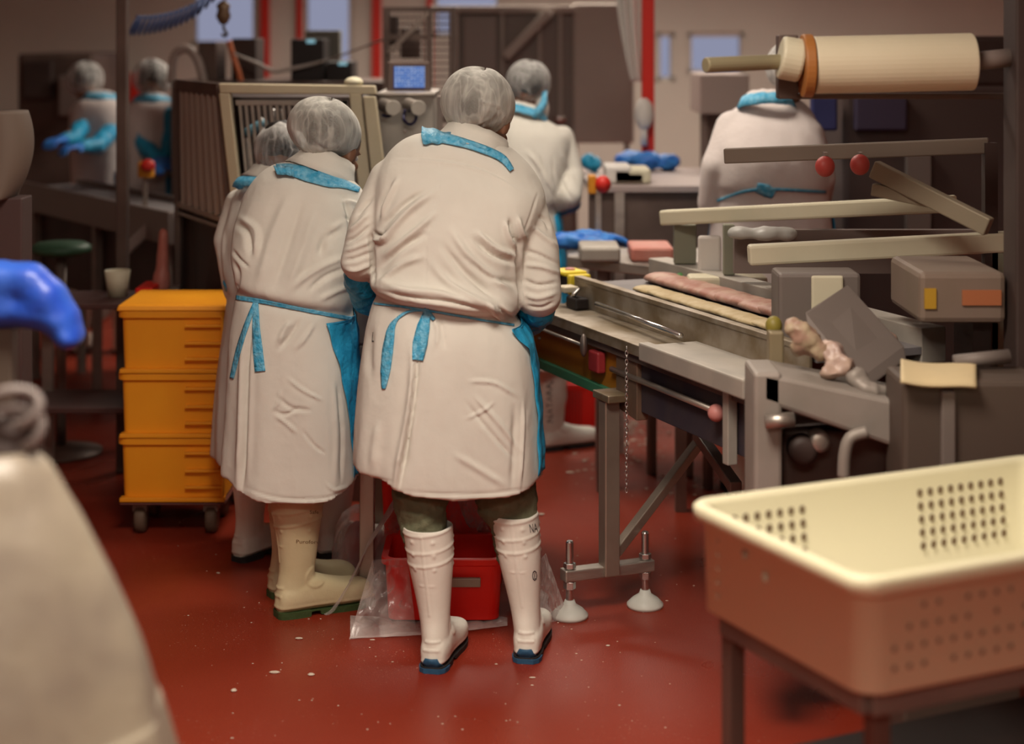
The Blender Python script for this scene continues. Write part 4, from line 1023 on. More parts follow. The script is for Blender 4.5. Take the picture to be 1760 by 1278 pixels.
# product on the belt
rnd = random.Random(3)
def slabs(name, mt, label, cat, group, s0, s1, n, tc, w, z, h, ln):
    for k in range(n):
        s = s0+(s1-s0)*k/(n-1); m = MB(); L_ = ln/2; ww = w/2*rnd.uniform(.85, 1.05); rings = []
        for i in range(9):
            a = i/8*PI; r = .25+.75*math.sin(a)**.5; q = s-L_*math.cos(a)
            rings.append([C(q, tc+ww*r*math.cos(t)+.008*noise.noise(Vector((k, i*.7, t))), z+h*r*(.5+.5*math.sin(t))) for t in (2*PI*j/14 for j in range(14))])
        m.loft(rings); tag(m.build(name, mt, None, smooth=True), label, cat, group)
slabs('meat_strip', meat_m, 'pink strip of meat lying along the far half of the long conveyor belt', 'meat', 'meat strips on the long conveyor belt', -.10, SE-.12, 14, .43, .13, .905, .040, .17)
slabs('bread_strip', tan_m, 'tan strip of product lying beside the pink meat on the long conveyor belt', 'food', 'tan strips on the long conveyor belt', .06, SE-.12, 15, .29, .09, .905, .024, .14)

# ------------------------------------------------------------------ workbench in front of the group
wb_ = thing('workbench', (-.2, 5.8, 0), 'steel workbench standing between the two front people and the slatted guard', 'workbench')
MB().box((-.50, 5.40, .80), (.06, 6.05, .835)).build('bench_top', steel, wb_, bevel=.003)
MB().box((-.50, 5.40, .70), (.06, 5.42, .80)).box((-.50, 5.42, .70), (-.48, 6.05, .80)).build('apron_rail', steel_dark, wb_)
for x, y in ((-.450, 5.425), (.03, 5.425), (-.45, 6.02), (.03, 6.02)): MB().box((x-.0225, y-.0225, 0), (x+.0225, y+.0225, .80)).build('leg', legm, wb_, bevel=.003)
m = MB(); m.box((-.482, 5.345, .80), (-.43, 5.398, .92)); m.box((-.475, 5.35, .74), (-.44, 5.398, .80)); m.build('edge_clamp', steel_dark, wb_, bevel=.008)
tray = MB(); tray.box((-.38, 5.60, .835), (-.05, 5.95, .86)); tag(tray.build('meat_tray', white_m, None, bevel=.01), 'white tray on the steel workbench in front of the nearest person', 'tray')

# ------------------------------------------------------------------ red bins and their clear bags
def tub(name, parent, c, w, d_, h, mt, rz=0, wall=.008, taper=.9, rim=.012, floor_t=.01, cr=.03):
    R = Matrix.Rotation(rz, 3, 'Z'); c = Vector(c)
    def ring(hw, hd, z, r):
        out = []
        for qx, qy, a0 in ((1, 1, 0), (-1, 1, PI/2), (-1, -1, PI), (1, -1, 3*PI/2)):
            for k in range(6):
                a = a0+PI/2*k/5; out.append(c+R@Vector((qx*(hw-r)+r*math.cos(a), qy*(hd-r)+r*math.sin(a), z)))
        return out
    W, D = w/2, d_/2; t = taper
    rings = [ring(W*t, D*t, 0, cr), ring(W, D, h-rim*1.8, cr), ring(W+rim, D+rim, h-rim*1.6, cr+rim), ring(W+rim, D+rim, h, cr+rim), ring(W-wall, D-wall, h, cr), ring(W*t-wall, D*t-wall, floor_t, cr)]
    return MB().loft(rings).build(name, mt, parent, bevel=.002)
rb = thing('red_bin', P(762, 0, 5.33).xy.to_3d(), 'red plastic bin on the floor behind the white boots, grey label on its front', 'bin')
bx0, bx1 = P(655, 0, 5.17).x, P(868, 0, 5.17).x
tub('bin_body', rb, ((bx0+bx1)/2, 5.31, .012), bx1-bx0-.02, .26, .185, red_m, taper=.95)
MB().box((P(772, 0, 5.16).x, 5.158, .118), (P(826, 0, 5.16).x, 5.172, .145)).build('label_plate', mat('grey_label', (.33, .26, .2), .5), rb, bevel=.003)
rb2 = thing('red_bin', (-.2, 5.85, 0), 'taller red bin under the workbench wrapped in clear plastic film', 'bin')
tub('bin_body', rb2, (P(765, 0, 5.65).x, 5.67, .0), .40, .26, .36, red_m, taper=.92)
MB().box((P(655, 0, 5.56).x, 5.55, .0), (P(700, 0, 5.56).x, 5.56, .21)).build('card_tmp', card_m, rb2) if False else None
m = MB(); m.add([P(672, 950, 5.58), P(694, 938, 5.60), P(706, 985, 5.56), P(668, 990, 5.56)], [(0, 1, 2, 3)])
tag(m.build('card_piece', card_m, None, solid=.004), 'brown scrap of card in the clear bag behind the left white boot', 'card')
def film(name, parent, path, hgt, t0, t1, seed, n=60, spread=.0):
    """crumpled film: rows of (cx, cy, z, rx, ry) with a partial turn"""
    K = catmull(path, n); rows = []
    for i, (cx, cy, z, rx, ry) in enumerate(K):
        r = []
        for j in range(90):
            t = t0+(t1-t0)*j/89
            w = 1+.12*noise.noise(Vector((t*3+seed, i*.04, seed)))+.05*abs(noise.noise(Vector((t*8, i*.05, seed+4))))
            r.append(Vector((cx+rx*w*math.cos(t), cy+ry*w*math.sin(t), max(z+.012*noise.noise(Vector((t*5, i*.05, seed))), .003))))
        rows.append(r)
    return MB().loft(rows, caps=False, closed=False).build(name, bag_m, parent, smooth=True)
bg = thing('plastic_bag', (-.35, 5.35, 0), 'crumpled clear plastic bag draped around the red bin on the floor', 'bag')
cx = (bx0+bx1)/2
film('film', bg, [(cx-.01, 5.36, .34, .12, .10), (cx-.02, 5.38, .30, .15, .14), (cx-.02, 5.38, .20, .21, .19), (cx-.02, 5.37, .10, .25, .22), (cx-.02, 5.36, .02, .31, .26), (cx-.02, 5.36, .006, .34, .28)], 0, -.35, PI+.35, 2.0)
m = MB(); rows = []
for i in range(60):
    q = i/59; r = []
    for j in range(16):
        v = j/15; py = 1099+4*math.sin(q*PI)-22*q-(40-26*q)*v*(1+.3*noise.noise(Vector((q*6, 3, 1)))); c = PF(602+q*270, py)
        c.z = .004+.016*abs(noise.noise(Vector((q*9+v*2, v*3, 5))))*math.sin(PI*min(max(v, .05), .95)); r.append(c)
    rows.append(r)
m.loft(rows, caps=False, closed=False).build('film_edge', bag_m, bg, smooth=True)
def film_sheet(name, parent, corners, seed, amp=.03, n=40):
    """a loose wedge of film between four corners"""
    a, b, c_, d_ = [Vector(q) for q in corners]; rows = []
    for i in range(n):
        u = i/(n-1); r = []
        for j in range(n):
            v = j/(n-1); p = a.lerp(b, u).lerp(d_.lerp(c_, u), v)
            nn = amp*(1-abs(noise.noise(Vector((u*3+v*5, v*2-u*4, seed))))*2)*math.sin(PI*u)**.5*math.sin(PI*min(v*1.2, 1))**.5
            r.append(p+Vector((0, -nn, nn*.5)))
        rows.append(r)
    return MB().loft(rows, caps=False, closed=False).build(name, bag_m, parent, smooth=True)
film_sheet('film_fold', bg, (P(640, 962, 5.20), P(700, 958, 5.14), PF(716, 1088), PF(600, 1098)), 3.0, .014)
film_sheet('film_fold', bg, (P(930, 960, 5.22), P(938, 950, 5.26), PF(978, 1062), PF(925, 1075)), 5.0, .015)
bg2 = thing('plastic_bag', (-.3, 5.7, 0), 'clear plastic bag hanging over the taller red bin under the workbench', 'bag')
0 and film('film', bg2, [(P(765, 0, 5.65).x, 5.68, .375, .16, .10), (P(765, 0, 5.65).x, 5.68, .385, .235, .155), (P(765, 0, 5.65).x, 5.68, .33, .25, .16), (P(760, 0, 5.65).x, 5.68, .2, .26, .16), (P(760, 0, 5.65).x, 5.68, .02, .27, .165)], 0, 0, 2*PI, 7.0)
film_sheet('film_fold', bg2, (P(770, 858, 5.50), P(815, 858, 5.50), P(868, 962, 5.47), P(768, 962, 5.47)), 8.0, .02).data.materials[0] = bag_thin
bg3 = thing('plastic_bag', (-.55, 5.9, 0), 'reddish clear plastic bag beside the workbench leg behind the cream boots', 'bag')
m = MB(); m.ellip(P(612, 930, 5.75)+Vector((0, 0, -.02)), (.075, .08, .135)); me = fuse(m, .008, 3); ripple(me, .012, 9, 3, (1, 1, .5), ridged=True)
link('film', me, bag_m, bg3)
m = MB(); m.ellip(P(616, 940, 5.75)+Vector((0, 0, -.02)), (.055, .06, .11)); me = fuse(m, .01, 3); link('contents', me, mat('pink_offcuts', (.30, .05, .04), .6), bg3)

# ------------------------------------------------------------------ orange crate stack
Yc = 6.07; cx0, cx1 = P(200, 0, Yc).x, P(392, 0, Yc).x; cw = cx1-cx0
zs = [1.75-(y-60)/F*Yc for y in (862, 752, 641)]; ztops = [1.75-(y-60)/F*Yc for y in (752, 641, 534)]
wherec = ['bottom', 'middle', 'top']
for k in range(3):
    z0, h = zs[k], ztops[k]-zs[k]-.003
    t = thing('crate', ((cx0+cx1)/2, Yc+.3, z0), 'orange plastic crate, %s one of the stack of three on the dolly' % wherec[k], 'crate', 'orange crates stacked on the dolly')
    tub('crate_body', t, ((cx0+cx1)/2, Yc+.187, z0), cw-.03, .345, h, yellow_crate, taper=.97, rim=.014, cr=.02)
    mm = MB(); rx0, rx1 = P(318, 0, Yc).x, P(382, 0, Yc).x
    for q in (.22, .48, .76): mm.box((rx0, Yc-.004, z0+h*q-.004), (rx1, Yc+.03, z0+h*q+.006))
    mm.box((rx1-.004, Yc-.004, z0+.01), (rx1+.004, Yc+.03, z0+h-.02)); mm.build('grip_ribs', yellow_crate, t, bevel=.002)
    mm = MB(); mm.box((cx0+.012, Yc-.006, z0+.0), (cx1-.012, Yc+.03, z0+.014)); mm.build('foot_rim', yellow_crate, t, bevel=.002)
lt_ = MB(); zl = ztops[2]-.002
lt_.hexa([(cx0-.002, Yc-.002, zl), (cx1+.002, Yc-.002, zl), (cx1+.002, Yc+.376, zl), (cx0-.002, Yc+.376, zl)], [(cx0+.006, Yc+.006, zl+.022), (cx1-.006, Yc+.006, zl+.022), (cx1-.006, Yc+.368, zl+.022), (cx0+.006, Yc+.368, zl+.022)])
lt_.build('lid', yellow_crate, t, bevel=.006)
dl = thing('dolly', ((cx0+cx1)/2, Yc+.19, 0), 'red-brown crate dolly on wheels under the orange crates', 'dolly')
MB().box((cx0+.01, Yc, .115), (cx1-.01, Yc+.37, zs[0]-.004)).build('deck', mat('dolly_red_brown', (.13, .035, .025), .6), dl, bevel=.006)
for x in (cx0+.07, cx1-.07):
    for y in (Yc+.08, Yc+.29):
        MB().lathe(Vector((x-.018, y, .052)), [(0, 0), (.045, 0), (.052, .008), (.052, .03), (.045, .038), (0, .038)], 24, Matrix.Rotation(PI/2, 3, 'Y')).build('wheel', mat('grey_brown_rubber', (.12, .075, .05), .7), dl, smooth=True)
        MB().box((x-.025, y-.03, .08), (x+.025, y+.03, .118)).build('caster_fork', steel_dark, dl)

# ------------------------------------------------------------------ guarded machine
gm = thing('guarded_machine', (-.9, 6.6, 0), 'machine with leaning cream frame and slatted guard behind the two bending people', 'machine')
Yf = 6.45
def FP(px, py, dy=0.0): return P(px, py, Yf+dy)
TL, TR, BL, BR = (378, 143), (645, 147), (423, 560), (694, 560)
def lin(a, b, t): return (a[0]+(b[0]-a[0])*t, a[1]+(b[1]-a[1])*t)
def quadbar(mb, pts, y0, y1):
    mb.hexa([P(x, y, Yf)+Vector((0, y0, 0)) for x, y in pts], [P(x, y, Yf)+Vector((0, y1, 0)) for x, y in pts])
m = MB(); quadbar(m, [(378, 143), (645, 147), (648, 162), (380, 160)], -.03, .03); m.build('top_bar', beige_frame, gm, bevel=.004)
m = MB(); quadbar(m, [(378, 160), (397, 160), (440, 560), (424, 560)], -.03, .03); m.build('left_upright', beige_frame, gm, bevel=.004)
m = MB(); quadbar(m, [(601, 160), (622, 160), (664, 560), (640, 560)], -.03, .03); m.build('right_upright', beige_frame, gm, bevel=.004)
m = MB(); quadbar(m, [(625, 165), (646, 165), (697, 560), (668, 560)], -.035, .02); m.build('outer_upright', beige_frame, gm, bevel=.004)
MB().ellip(FP(608, 141), (.035, .03, .02)).build('rubber_stop', cream_m, gm, smooth=True)
m = MB(); quadbar(m, [(404, 172), (598, 172), (599, 181), (405, 181)], .0, .02); quadbar(m, [(586, 172), (598, 172), (634, 540), (622, 540)], .0, .02); m.build('inner_frame', steel_matt, gm, bevel=.003)
for k in range(17):
    x = 409+k*10.6; m = MB(); quadbar(m, [(x, 178), (x+4.4, 178), (x+4.4+36, 545), (x+36, 545)], .004, .016); m.build('guard_slat', steel_matt, gm)
m = MB(); m.hexa([P(398, 150, 6.36), P(640, 150, 6.36), P(690, 560, 6.36), P(440, 560, 6.36)], [P(398, 150, 6.38), P(640, 150, 6.38), P(690, 560, 6.38), P(440, 560, 6.38)])
Xn, Xf, Yb2 = P(379, 0, 6.48).x, P(305, 0, 7.1).x, 7.1
zt = P(0, 146, 6.45).z
MB().hexa([(Xn+.13, 6.58, .12), (-.54, 6.58, .12), (-.54, 7.05, .12), (Xf+.16, 7.05, .12)], [(Xn+.06, 6.58, zt-.05), (-.56, 6.58, zt-.05), (-.56, 7.05, zt-.05), (Xf+.06, 7.05, zt-.05)]).build('housing', dark_m, gm)
# side: dark panel in a frame, mid rails, slats
def SP(u, z): return Vector((Xn+(Xf-Xn)*u+.085*(1.57-z)*(1-u), 6.48+(Yb2-6.48)*u, z))
def sidebar(mb, u0, z0, u1, z1, w):
    mb.bar(SP(u0, z0), SP(u1, z1), .025, w)
m = MB(); sidebar(m, 0, 1.055, 1, 1.065, .022); sidebar(m, 0, 1.025, 1, 1.03, .012); m.build('mid_rail', steel_matt, gm, bevel=.002)
m = MB(); sidebar(m, 0, zt-.02, 1, zt-.02, .05); sidebar(m, .98, .15, .98, zt, .05); sidebar(m, .02, .15, .02, zt, .04); m.build('side_frame', brown_dark, gm, bevel=.003)
m = MB()
for k in range(7): sidebar(m, .10+k*.125, 1.07, .10+k*.125, zt-.04, .04)
m.build('side_slats', mat('brown_slats', (.27, .215, .185), .5, .3), gm)
m = MB(); m.hexa([SP(0, .15)+Vector((.02, 0, 0)), SP(1, .15)+Vector((.02, 0, 0)), SP(1, .15)+Vector((.04, 0, 0)), SP(0, .15)+Vector((.04, 0, 0))], [SP(0, zt-.03)+Vector((.02, 0, 0)), SP(1, zt-.03)+Vector((.02, 0, 0)), SP(1, zt-.03)+Vector((.04, 0, 0)), SP(0, zt-.03)+Vector((.04, 0, 0))]); m.build('side_panel', mat('smoked_panel', (.07, .047, .04), .45, .3), gm)
for x, y in ((Xn+.06, 6.58), (-.58, 6.58), (Xf+.06, 7.0), (-.58, 7.0)): MB().box((x-.03, y-.03, 0), (x+.03, y+.03, .13)).build('leg', steel_dark, gm)
# product hanging behind the guard
for k, (px, py, h_) in enumerate(((425, 240, 90), (437, 225, 110), (449, 205, 60), (470, 190, 60), (484, 190, 40))):
    m = MB(); m.capsule(P(px, py, 6.52), .008, P(px+h_*.1, py+h_, 6.52), .010, 8); m.build('hanging_rod', chrome_m if k > 2 else white_m, gm, smooth=True)
m = MB(); m.capsule(P(428, 226, 6.53), .02, P(452, 212, 6.53), .02, 10); m.build('blue_hose', mat('pale_blue_plastic', (.16, .33, .42), .5), gm, smooth=True)
# steel cabinet with two round connectors
cb = thing('steel_cabinet', (-.4, 6.75, 0), 'satin steel cabinet with two round plugs right of the slatted guard', 'cabinet')
ca, cbx = P(650, 0, 6.62).x, P(745, 0, 6.62).x; ctz = P(0, 161, 6.62).z
MB().box((ca, 6.62, .12), (cbx, 7.1, ctz)).build('cabinet_body', steel_matt, cb, bevel=.005)
MB().box((ca-.006, 6.60, ctz-.006), (cbx+.006, 7.11, ctz+.004)).build('lid', steel, cb, bevel=.002)
MB().box((cbx+.012, 6.64, .3), (cbx+.032, 6.70, ctz-.01)).build('side_post', steel_dark, cb, bevel=.003)
for x in (ca+.04, cbx-.04):
    for y in (6.66, 7.06): MB().box((x-.02, y-.02, 0), (x+.02, y+.02, .125)).build('leg', steel_dark, cb)
for px in (672, 715):
    q = P(px+6, 184, 6.60); o = MB().tube([q+Vector((-.045, .01, .012)), q+Vector((0, -.075, 0))], .024, 24).build('plug', steel, cb, smooth=False, bevel=.003)
    MB().tube([q+Vector((0, -.074, 0)), q+Vector((.001, -.088, 0))], .0285, 28).build('plug_cap', steel_matt, o, bevel=.002)
for pts in ([(658, 198), (668, 200), (678, 192), (684, 190)], [(696, 190), (694, 205), (705, 214), (715, 205), (712, 192), (704, 190)]):
    m = MB(); m.tube([P(x, y, 6.57+.01*math.sin(i)) for i, (x, y) in enumerate(catmull(pts, 24))], .006, 8); m.build('cable', blue_cable, cb, smooth=True)
for py in (225, 256): MB().ellip(P(696, py, 6.617), (.007, .004, .007), None, 12, 8).build('bolt', steel, cb, smooth=True)

# ------------------------------------------------------------------ screen, mesh cage
sc_ = thing('control_screen', (-.43, 6.9, ctz), 'control monitor with blue grid screen standing on the steel cabinet', 'monitor')
Ys = 6.86
MB().hexa([P(664, 160, Ys), P(741, 160, Ys), P(741, 160, Ys+.05), P(664, 160, Ys+.05)], [P(666, 106, Ys), P(739, 106, Ys), P(739, 106, Ys+.05), P(666, 106, Ys+.05)]).build('monitor_case', brown_dark, sc_, bevel=.006)
scr = bpy.data.materials.new('blue_screen'); scr.use_nodes = True; nt = scr.node_tree; bs = nt.nodes['Principled BSDF']
tc = nt.nodes.new('ShaderNodeTexCoord'); br = nt.nodes.new('ShaderNodeTexBrick'); br.offset = 0
br.inputs['Color1'].default_value = (.16, .36, .80, 1); br.inputs['Color2'].default_value = (.45, .62, .92, 1); br.inputs['Mortar'].default_value = (.02, .05, .30, 1)
br.inputs['Scale'].default_value = 1; br.inputs['Brick Width'].default_value = .0125; br.inputs['Row Height'].default_value = .0105; br.inputs['Mortar Size'].default_value = .002
mp = nt.nodes.new('ShaderNodeMapping'); mp.inputs['Rotation'].default_value = (-PI/2, 0, 0)
nt.links.new(tc.outputs['Object'], mp.inputs[0]); nt.links.new(mp.outputs[0], br.inputs['Vector'])
nt.links.new(br.outputs['Color'], bs.inputs['Emission Color']); bs.inputs['Emission Strength'].default_value = .75; bs.inputs['Base Color'].default_value = (.02, .04, .1, 1)
MB().hexa([P(677, 151, Ys-.004), P(730, 151, Ys-.004), P(730, 151, Ys+.002), P(677, 151, Ys+.002)], [P(677, 114, Ys-.004), P(730, 114, Ys-.004), P(730, 114, Ys+.002), P(677, 114, Ys+.002)]).build('screen', scr, sc_)
cg = thing('mesh_cage', (-.5, 8.2, 0), 'tall brown wire mesh cage behind the blue control screen', 'cage')
Yg = 8.0; gx = [P(x, 0, Yg).x for x in (664, 738, 778)]; gz = P(0, 12, Yg).z
m = MB()
for x in gx: m.box((x-.014, Yg-.014, 0), (x+.014, Yg+.014, gz))
m.box((gx[0], Yg-.012, gz-.02), (gx[2], Yg+.012, gz)); m.box((gx[0], Yg-.012, P(0, 64, Yg).z-.012), (gx[1], Yg+.012, P(0, 64, Yg).z+.012)); m.box((gx[0], Yg-.01, 1.35), (gx[2], Yg+.01, 1.38)); m.build('cage_frame', brown_dark, cg)
m = MB(); m.bar(P(668, 92, Yg-.02), P(736, 22, Yg-.02), .022, .022); m.build('diagonal_bar', steel_dark, cg)
m = MB()
for k in range(17): x = gx[0]+(gx[2]-gx[0])*k/16; m.box((x-.0025, Yg-.002, .9), (x+.0025, Yg+.002, gz))
z = .9
while z < gz: m.box((gx[0], Yg-.002, z-.0025), (gx[2], Yg+.002, z+.0025)); z += .030
m.build('wire_mesh', mat('mesh_wire', (.05, .03, .025), .5, .5), cg)
m = MB(); m.box((P(668, 0, 8.1).x, 8.05, P(0, 78, 8.1).z), (P(684, 0, 8.1).x, 8.15, P(0, 28, 8.1).z)); m.build('motor', dark_m, cg, bevel=.005)
m = MB(); m.box((P(690, 0, 8.4).x, 8.3, P(0, 100, 8.4).z), (P(722, 0, 8.4).x, 8.5, P(0, 48, 8.4).z)); m.build('gearbox', brown_dark, cg, bevel=.01)

# ------------------------------------------------------------------ big dark cabinet behind
bc = thing('steel_enclosure', (.1, 9.6, 0), 'big dull brown steel enclosure with doors at the back centre', 'enclosure')
Ye = 9.4; ex = lambda p: P(p, 0, Ye).x; ez = lambda p: P(0, p, Ye).z
bsteel = mat('brown_grey_steel', (.36, .31, .275), .6, .1, col2=(.40, .35, .31), noise_scale=2)
MB().box((ex(782), Ye+.03, .1), (ex(985), Ye+.7, ez(14))).build('enclosure_body', mat('dark_brown_steel', (.20, .165, .145), .6, .1), bc)
MB().box((ex(985), Ye, ez(246)), (ex(1090), Ye+.6, ez(6))).build('grey_side_box', bsteel, bc, bevel=.01)
m = MB()
for a, b in ((782, 788), (860, 866), (925, 931), (960, 966)): m.box((ex(a), Ye, .4), (ex(b), Ye+.035, ez(16)))
m.box((ex(740), Ye-.02, ez(22)), (ex(990), Ye+.04, ez(10))); m.build('door_frame', bsteel, bc, bevel=.004)
MB().box((ex(795), Ye+.005, .5), (ex(855), Ye+.035, ez(26))).build('door', mat('door_steel', (.24, .195, .175), .5, .1), bc, bevel=.01)
m = MB(); m.bar(P(868, 98, Ye-.04), P(945, 20, Ye-.04), .03, .05); m.build('diagonal_brace', bsteel, bc, bevel=.003)
MB().tube([P(950, 204, Ye-.05), P(972, 204, Ye-.05)], .016, 12).build('handle', chrome_m, bc, smooth=True)
for x in (ex(800), ex(970)): MB().box((x-.04, Ye+.1, 0), (x+.04, Ye+.2, .11)).build('leg', steel_dark, bc)
MB().box((ex(1080), Ye+.3, 0), (ex(1088), Ye+.35, ez(240))).box((ex(988), Ye+.3, 0), (ex(996), Ye+.35, ez(240))).build('support_post', steel_dark, bc)
# white hanging curtain + red post
m = MB(); rows = []
for i in range(30):
    q = i/29; py = -30+q*170; x0 = 1058+28*q**1.5; x1 = 1106
    rows.append([P(x0+(x1-x0)*j/14, py, 8.3)+Vector((0, .03*math.sin(j*1.3), 0)) for j in range(15)])
cu = m.loft(rows, caps=False, closed=False).build('plastic_curtain', white_m, None, smooth=True, solid=.006); tag(cu, 'white plastic strip curtain hanging beside the red post', 'curtain')
MB().box((P(1103, 0, 8.2).x, 8.17, 0), (P(1124, 0, 8.2).x, 8.23, 3.1)).build('red_post', redtrim, None, bevel=.006); tag(bpy.data.objects['red_post'], 'red steel post right of the white curtain', 'post')
m = MB(); m.ellip(P(1107, 196, 8.135), (.045, .04, .075)); m.tube([P(1107, 215, 8.14), P(1107, 250, 8.14)], .016, 10); tag(m.build('soap_dispenser', white_m, None, smooth=True), 'small white dispenser on the red post', 'dispenser')

# ------------------------------------------------------------------ things standing on the machines at the top left
def box_thing(name, px0, px1, py0, py1, Y, d_, mt, label, cat, group=None, bevel=.006, ext=None):
    t = thing(name, ((P(px0, 0, Y).x+P(px1, 0, Y).x)/2, Y+d_/2, P(0, py1, Y).z), label, cat, group)
    MB().box((P(px0, 0, Y).x, Y, P(0, py1, Y).z), (P(px1, 0, Y).x, Y+d_, P(0, py0, Y).z)).build('body', mt, t, bevel=bevel)
    return t
sh = thing('rear_counter', (-1.2, 8.9, 0), 'brown counter behind the slatted machine carrying the black boxes', 'counter')
MB().box((P(292, 0, 8.6).x, 8.62, 0), (P(662, 0, 8.6).x, 9.3, P(0, 140, 8.6).z)).build('counter_body', brown_dark, sh, bevel=.01)
t = box_thing('electrical_box', 500, 556, 67, 139.5, 8.7, .3, black_m, 'tall black electrical box with a pale blue light, left of the shorter box', 'electrical box', None)
MB().box((P(527, 0, 8.69).x, 8.685, P(0, 74, 8.7).z), (P(541, 0, 8.69).x, 8.70, P(0, 68, 8.7).z)).build('status_light', mat('pale_blue_light', (.3, .6, .7), .4, emit=(.3, .65, .8), estr=.5), t)
t = box_thing('electrical_box', 561, 605, 106, 139.5, 8.7, .3, black_m, 'short black electrical box with a pale blue light, right of the taller box', 'electrical box', None)
MB().box((P(582, 0, 8.69).x, 8.685, P(0, 112, 8.7).z), (P(596, 0, 8.69).x, 8.70, P(0, 107, 8.7).z)).build('status_light', MATS['pale_blue_light'], t)
t = box_thing('grey_box', 524, 584, 52, 139.5, 9.05, .12, mat('grey_green_panel', (.15, .145, .12), .6), 'flat grey-green panel standing behind the black electrical boxes', 'panel')
t = box_thing('dark_cabinet', 340, 372, 72, 139.5, 8.7, .3, brown_dark, 'dark brown cabinet at the left end of the rear counter', 'cabinet')
t = box_thing('dark_cabinet', 398, 440, 66, 139.5, 8.75, .3, dark_m, 'dark cabinet behind the orange hose on the rear counter', 'cabinet')
t = box_thing('grey_box', 412, 441, 55, 70, 9.2, .1, MATS['grey_green_panel'], 'small grey-green panel above the dark cabinet by the window', 'panel')
bpy.data.objects['grey_box.001'].location.z = P(0, 139, 9.2).z
MB().box((P(424, 0, 9.25).x, 9.2, P(0, 140, 8.6).z), (P(430, 0, 9.25).x, 9.24, P(0, 68, 9.2).z)).build('stand', steel_dark, t)
m = MB(); m.tube([P(x, y, 8.68) for x, y in catmull([(393, 70), (400, 95), (408, 118), (415, 143)], 16)], .014, 10); tag(m.build('orange_hose', orange_m, None, smooth=True), 'orange hose running down to the rear counter', 'hose')
m = MB(); m.tube([P(x, y, Y_) for x, y, Y_ in catmull([(401, 92, 8.66), (440, 108, 8.66), (470, 122, 8.66), (500, 118, 8.66), (560, 104, 8.66), (610, 86, 8.4), (664, 66, 8.0)], 50)], [.005+.006*math.sin(PI*min(k/34, 1)) for k in range(50)], 10); tag(m.build('white_cable', mat('pale_cable', (.42, .38, .34), .5), None, smooth=True), 'pale cable sagging across the black boxes to the red trim', 'cable')
m = MB(); m.tube([P(x, y, 8.68) for x, y in catmull([(294, 143), (300, 96), (322, 84), (340, 104), (350, 142)], 24)], .022, 12); tag(m.build('bent_pipe', mat('pale_pipe', (.36, .30, .27), .5), None, smooth=True), 'pale bent pipe arching over the left end of the rear counter', 'pipe')
# coiled blue air hose and lifting hook
m = MB(); pts = []
for k in range(520):
    q = k/519; c0 = P(*catmull([(235, 42), (275, 40), (325, 22), (385, -20)], 520)[k], 7.6) if False else None
path = catmull([(228, 44), (262, 42), (300, 33), (340, 14), (385, -25)], 521)
for k in range(520):
    c0 = P(path[k][0], path[k][1], 7.6); a = k/519*2*PI*17
    pts.append(c0+Vector((.018*math.cos(a), .040*math.sin(a), .040*math.cos(a))))
m.tube(pts, .0055, 6); tag(m.build('coiled_air_hose', mat('blue_coil', (.07, .12, .28), .5), None, smooth=True), 'coiled blue air hose hanging across the top left', 'hose')
hk = thing('lifting_hook', P(385, 60, 7.8), 'brown lifting hook on a cord hanging in front of the left window', 'hook')
m = MB(); m.tube([P(386, 0, 7.8)+Vector((0, 0, 1.2)), P(386, 10, 7.8)], .006, 8); m.build('cord', steel_dark, hk, smooth=True)
m = MB(); m.lathe(P(384, 44, 7.8), [(0, 0), (.018, .01), (.034, .04), (.026, .07), (.032, .09), (.012, .11), (0, .112)], 20); m.build('hook_block', mat('hook_brass', (.16, .10, .06), .5, .4), hk, smooth=True)
m = MB(); m.tube([P(x, y, 7.8) for x, y in catmull([(384, 44), (386, 52), (390, 58), (386, 62), (381, 58)], 16)], .007, 8); m.build('hook', dark_m, hk, smooth=True)

# ------------------------------------------------------------------ left background
MB().box((P(202, 0, 7.0).x, 6.97, 0), (P(220, 0, 7.0).x, 7.03, 3.1)).build('steel_post', brown_dark, None, bevel=.004); tag(bpy.data.objects['steel_post'], 'brown steel post from floor to ceiling at left', 'post')
fc = thing('far_conveyor', (-2.4, 8.6, 0), 'brown far conveyor with steel rails at left, sloping past the post', 'conveyor')
fa, fb_ = P(40, 222, 9.0), P(300, 330, 7.4); fd = (fb_-fa).normalized(); fa.z = fb_.z = .98; fn = Vector((-(fb_-fa).y, (fb_-fa).x, 0)).normalized()
def fq(s0, t0, z): p = fa.lerp(fb_, s0); return Vector((p.x, p.y, z))+fn*t0
def fbx(m, s0, s1, t0, t1, z0, z1): return m.hexa([fq(s0, t0, z0), fq(s1, t0, z0), fq(s1, t1, z0), fq(s0, t1, z0)], [fq(s0, t0, z1), fq(s1, t0, z1), fq(s1, t1, z1), fq(s0, t1, z1)])
m = MB(); fbx(m, 0, 1, 0, .28, .90, .97); m.build('conveyor_bed', MATS['grey_belt'] if 'grey_belt' in MATS else brown_dark, fc, bevel=.004)
m = MB(); fbx(m, 0, 1, -.03, .0, .86, 1.0); fbx(m, 0, 1, .28, .30, .86, 1.0); m.build('side_rail', mat('rail_steel', (.22, .18, .165), .45, .5), fc, bevel=.004)
m = MB(); fbx(m, .05, .9, .05, .25, .50, .88); m.build('drive_housing', dark_m, fc, bevel=.01)
for s0 in (.06, .5, .92):
    for t0 in (.0, .24): m = MB(); fbx(m, s0, s0+.02, t0, t0+.04, 0, .9); m.build('leg', steel_dark, fc, bevel=.002)
m = MB(); m.bar(P(215, 430, 7.6), P(270, 378, 7.6), .04, .05); m.build('diagonal_brace', MATS['rail_steel'], fc, bevel=.004)
pk = thing('dark_machine', (-3.0, 10.2, 0), 'dark processing machine against the far wall at left', 'machine')
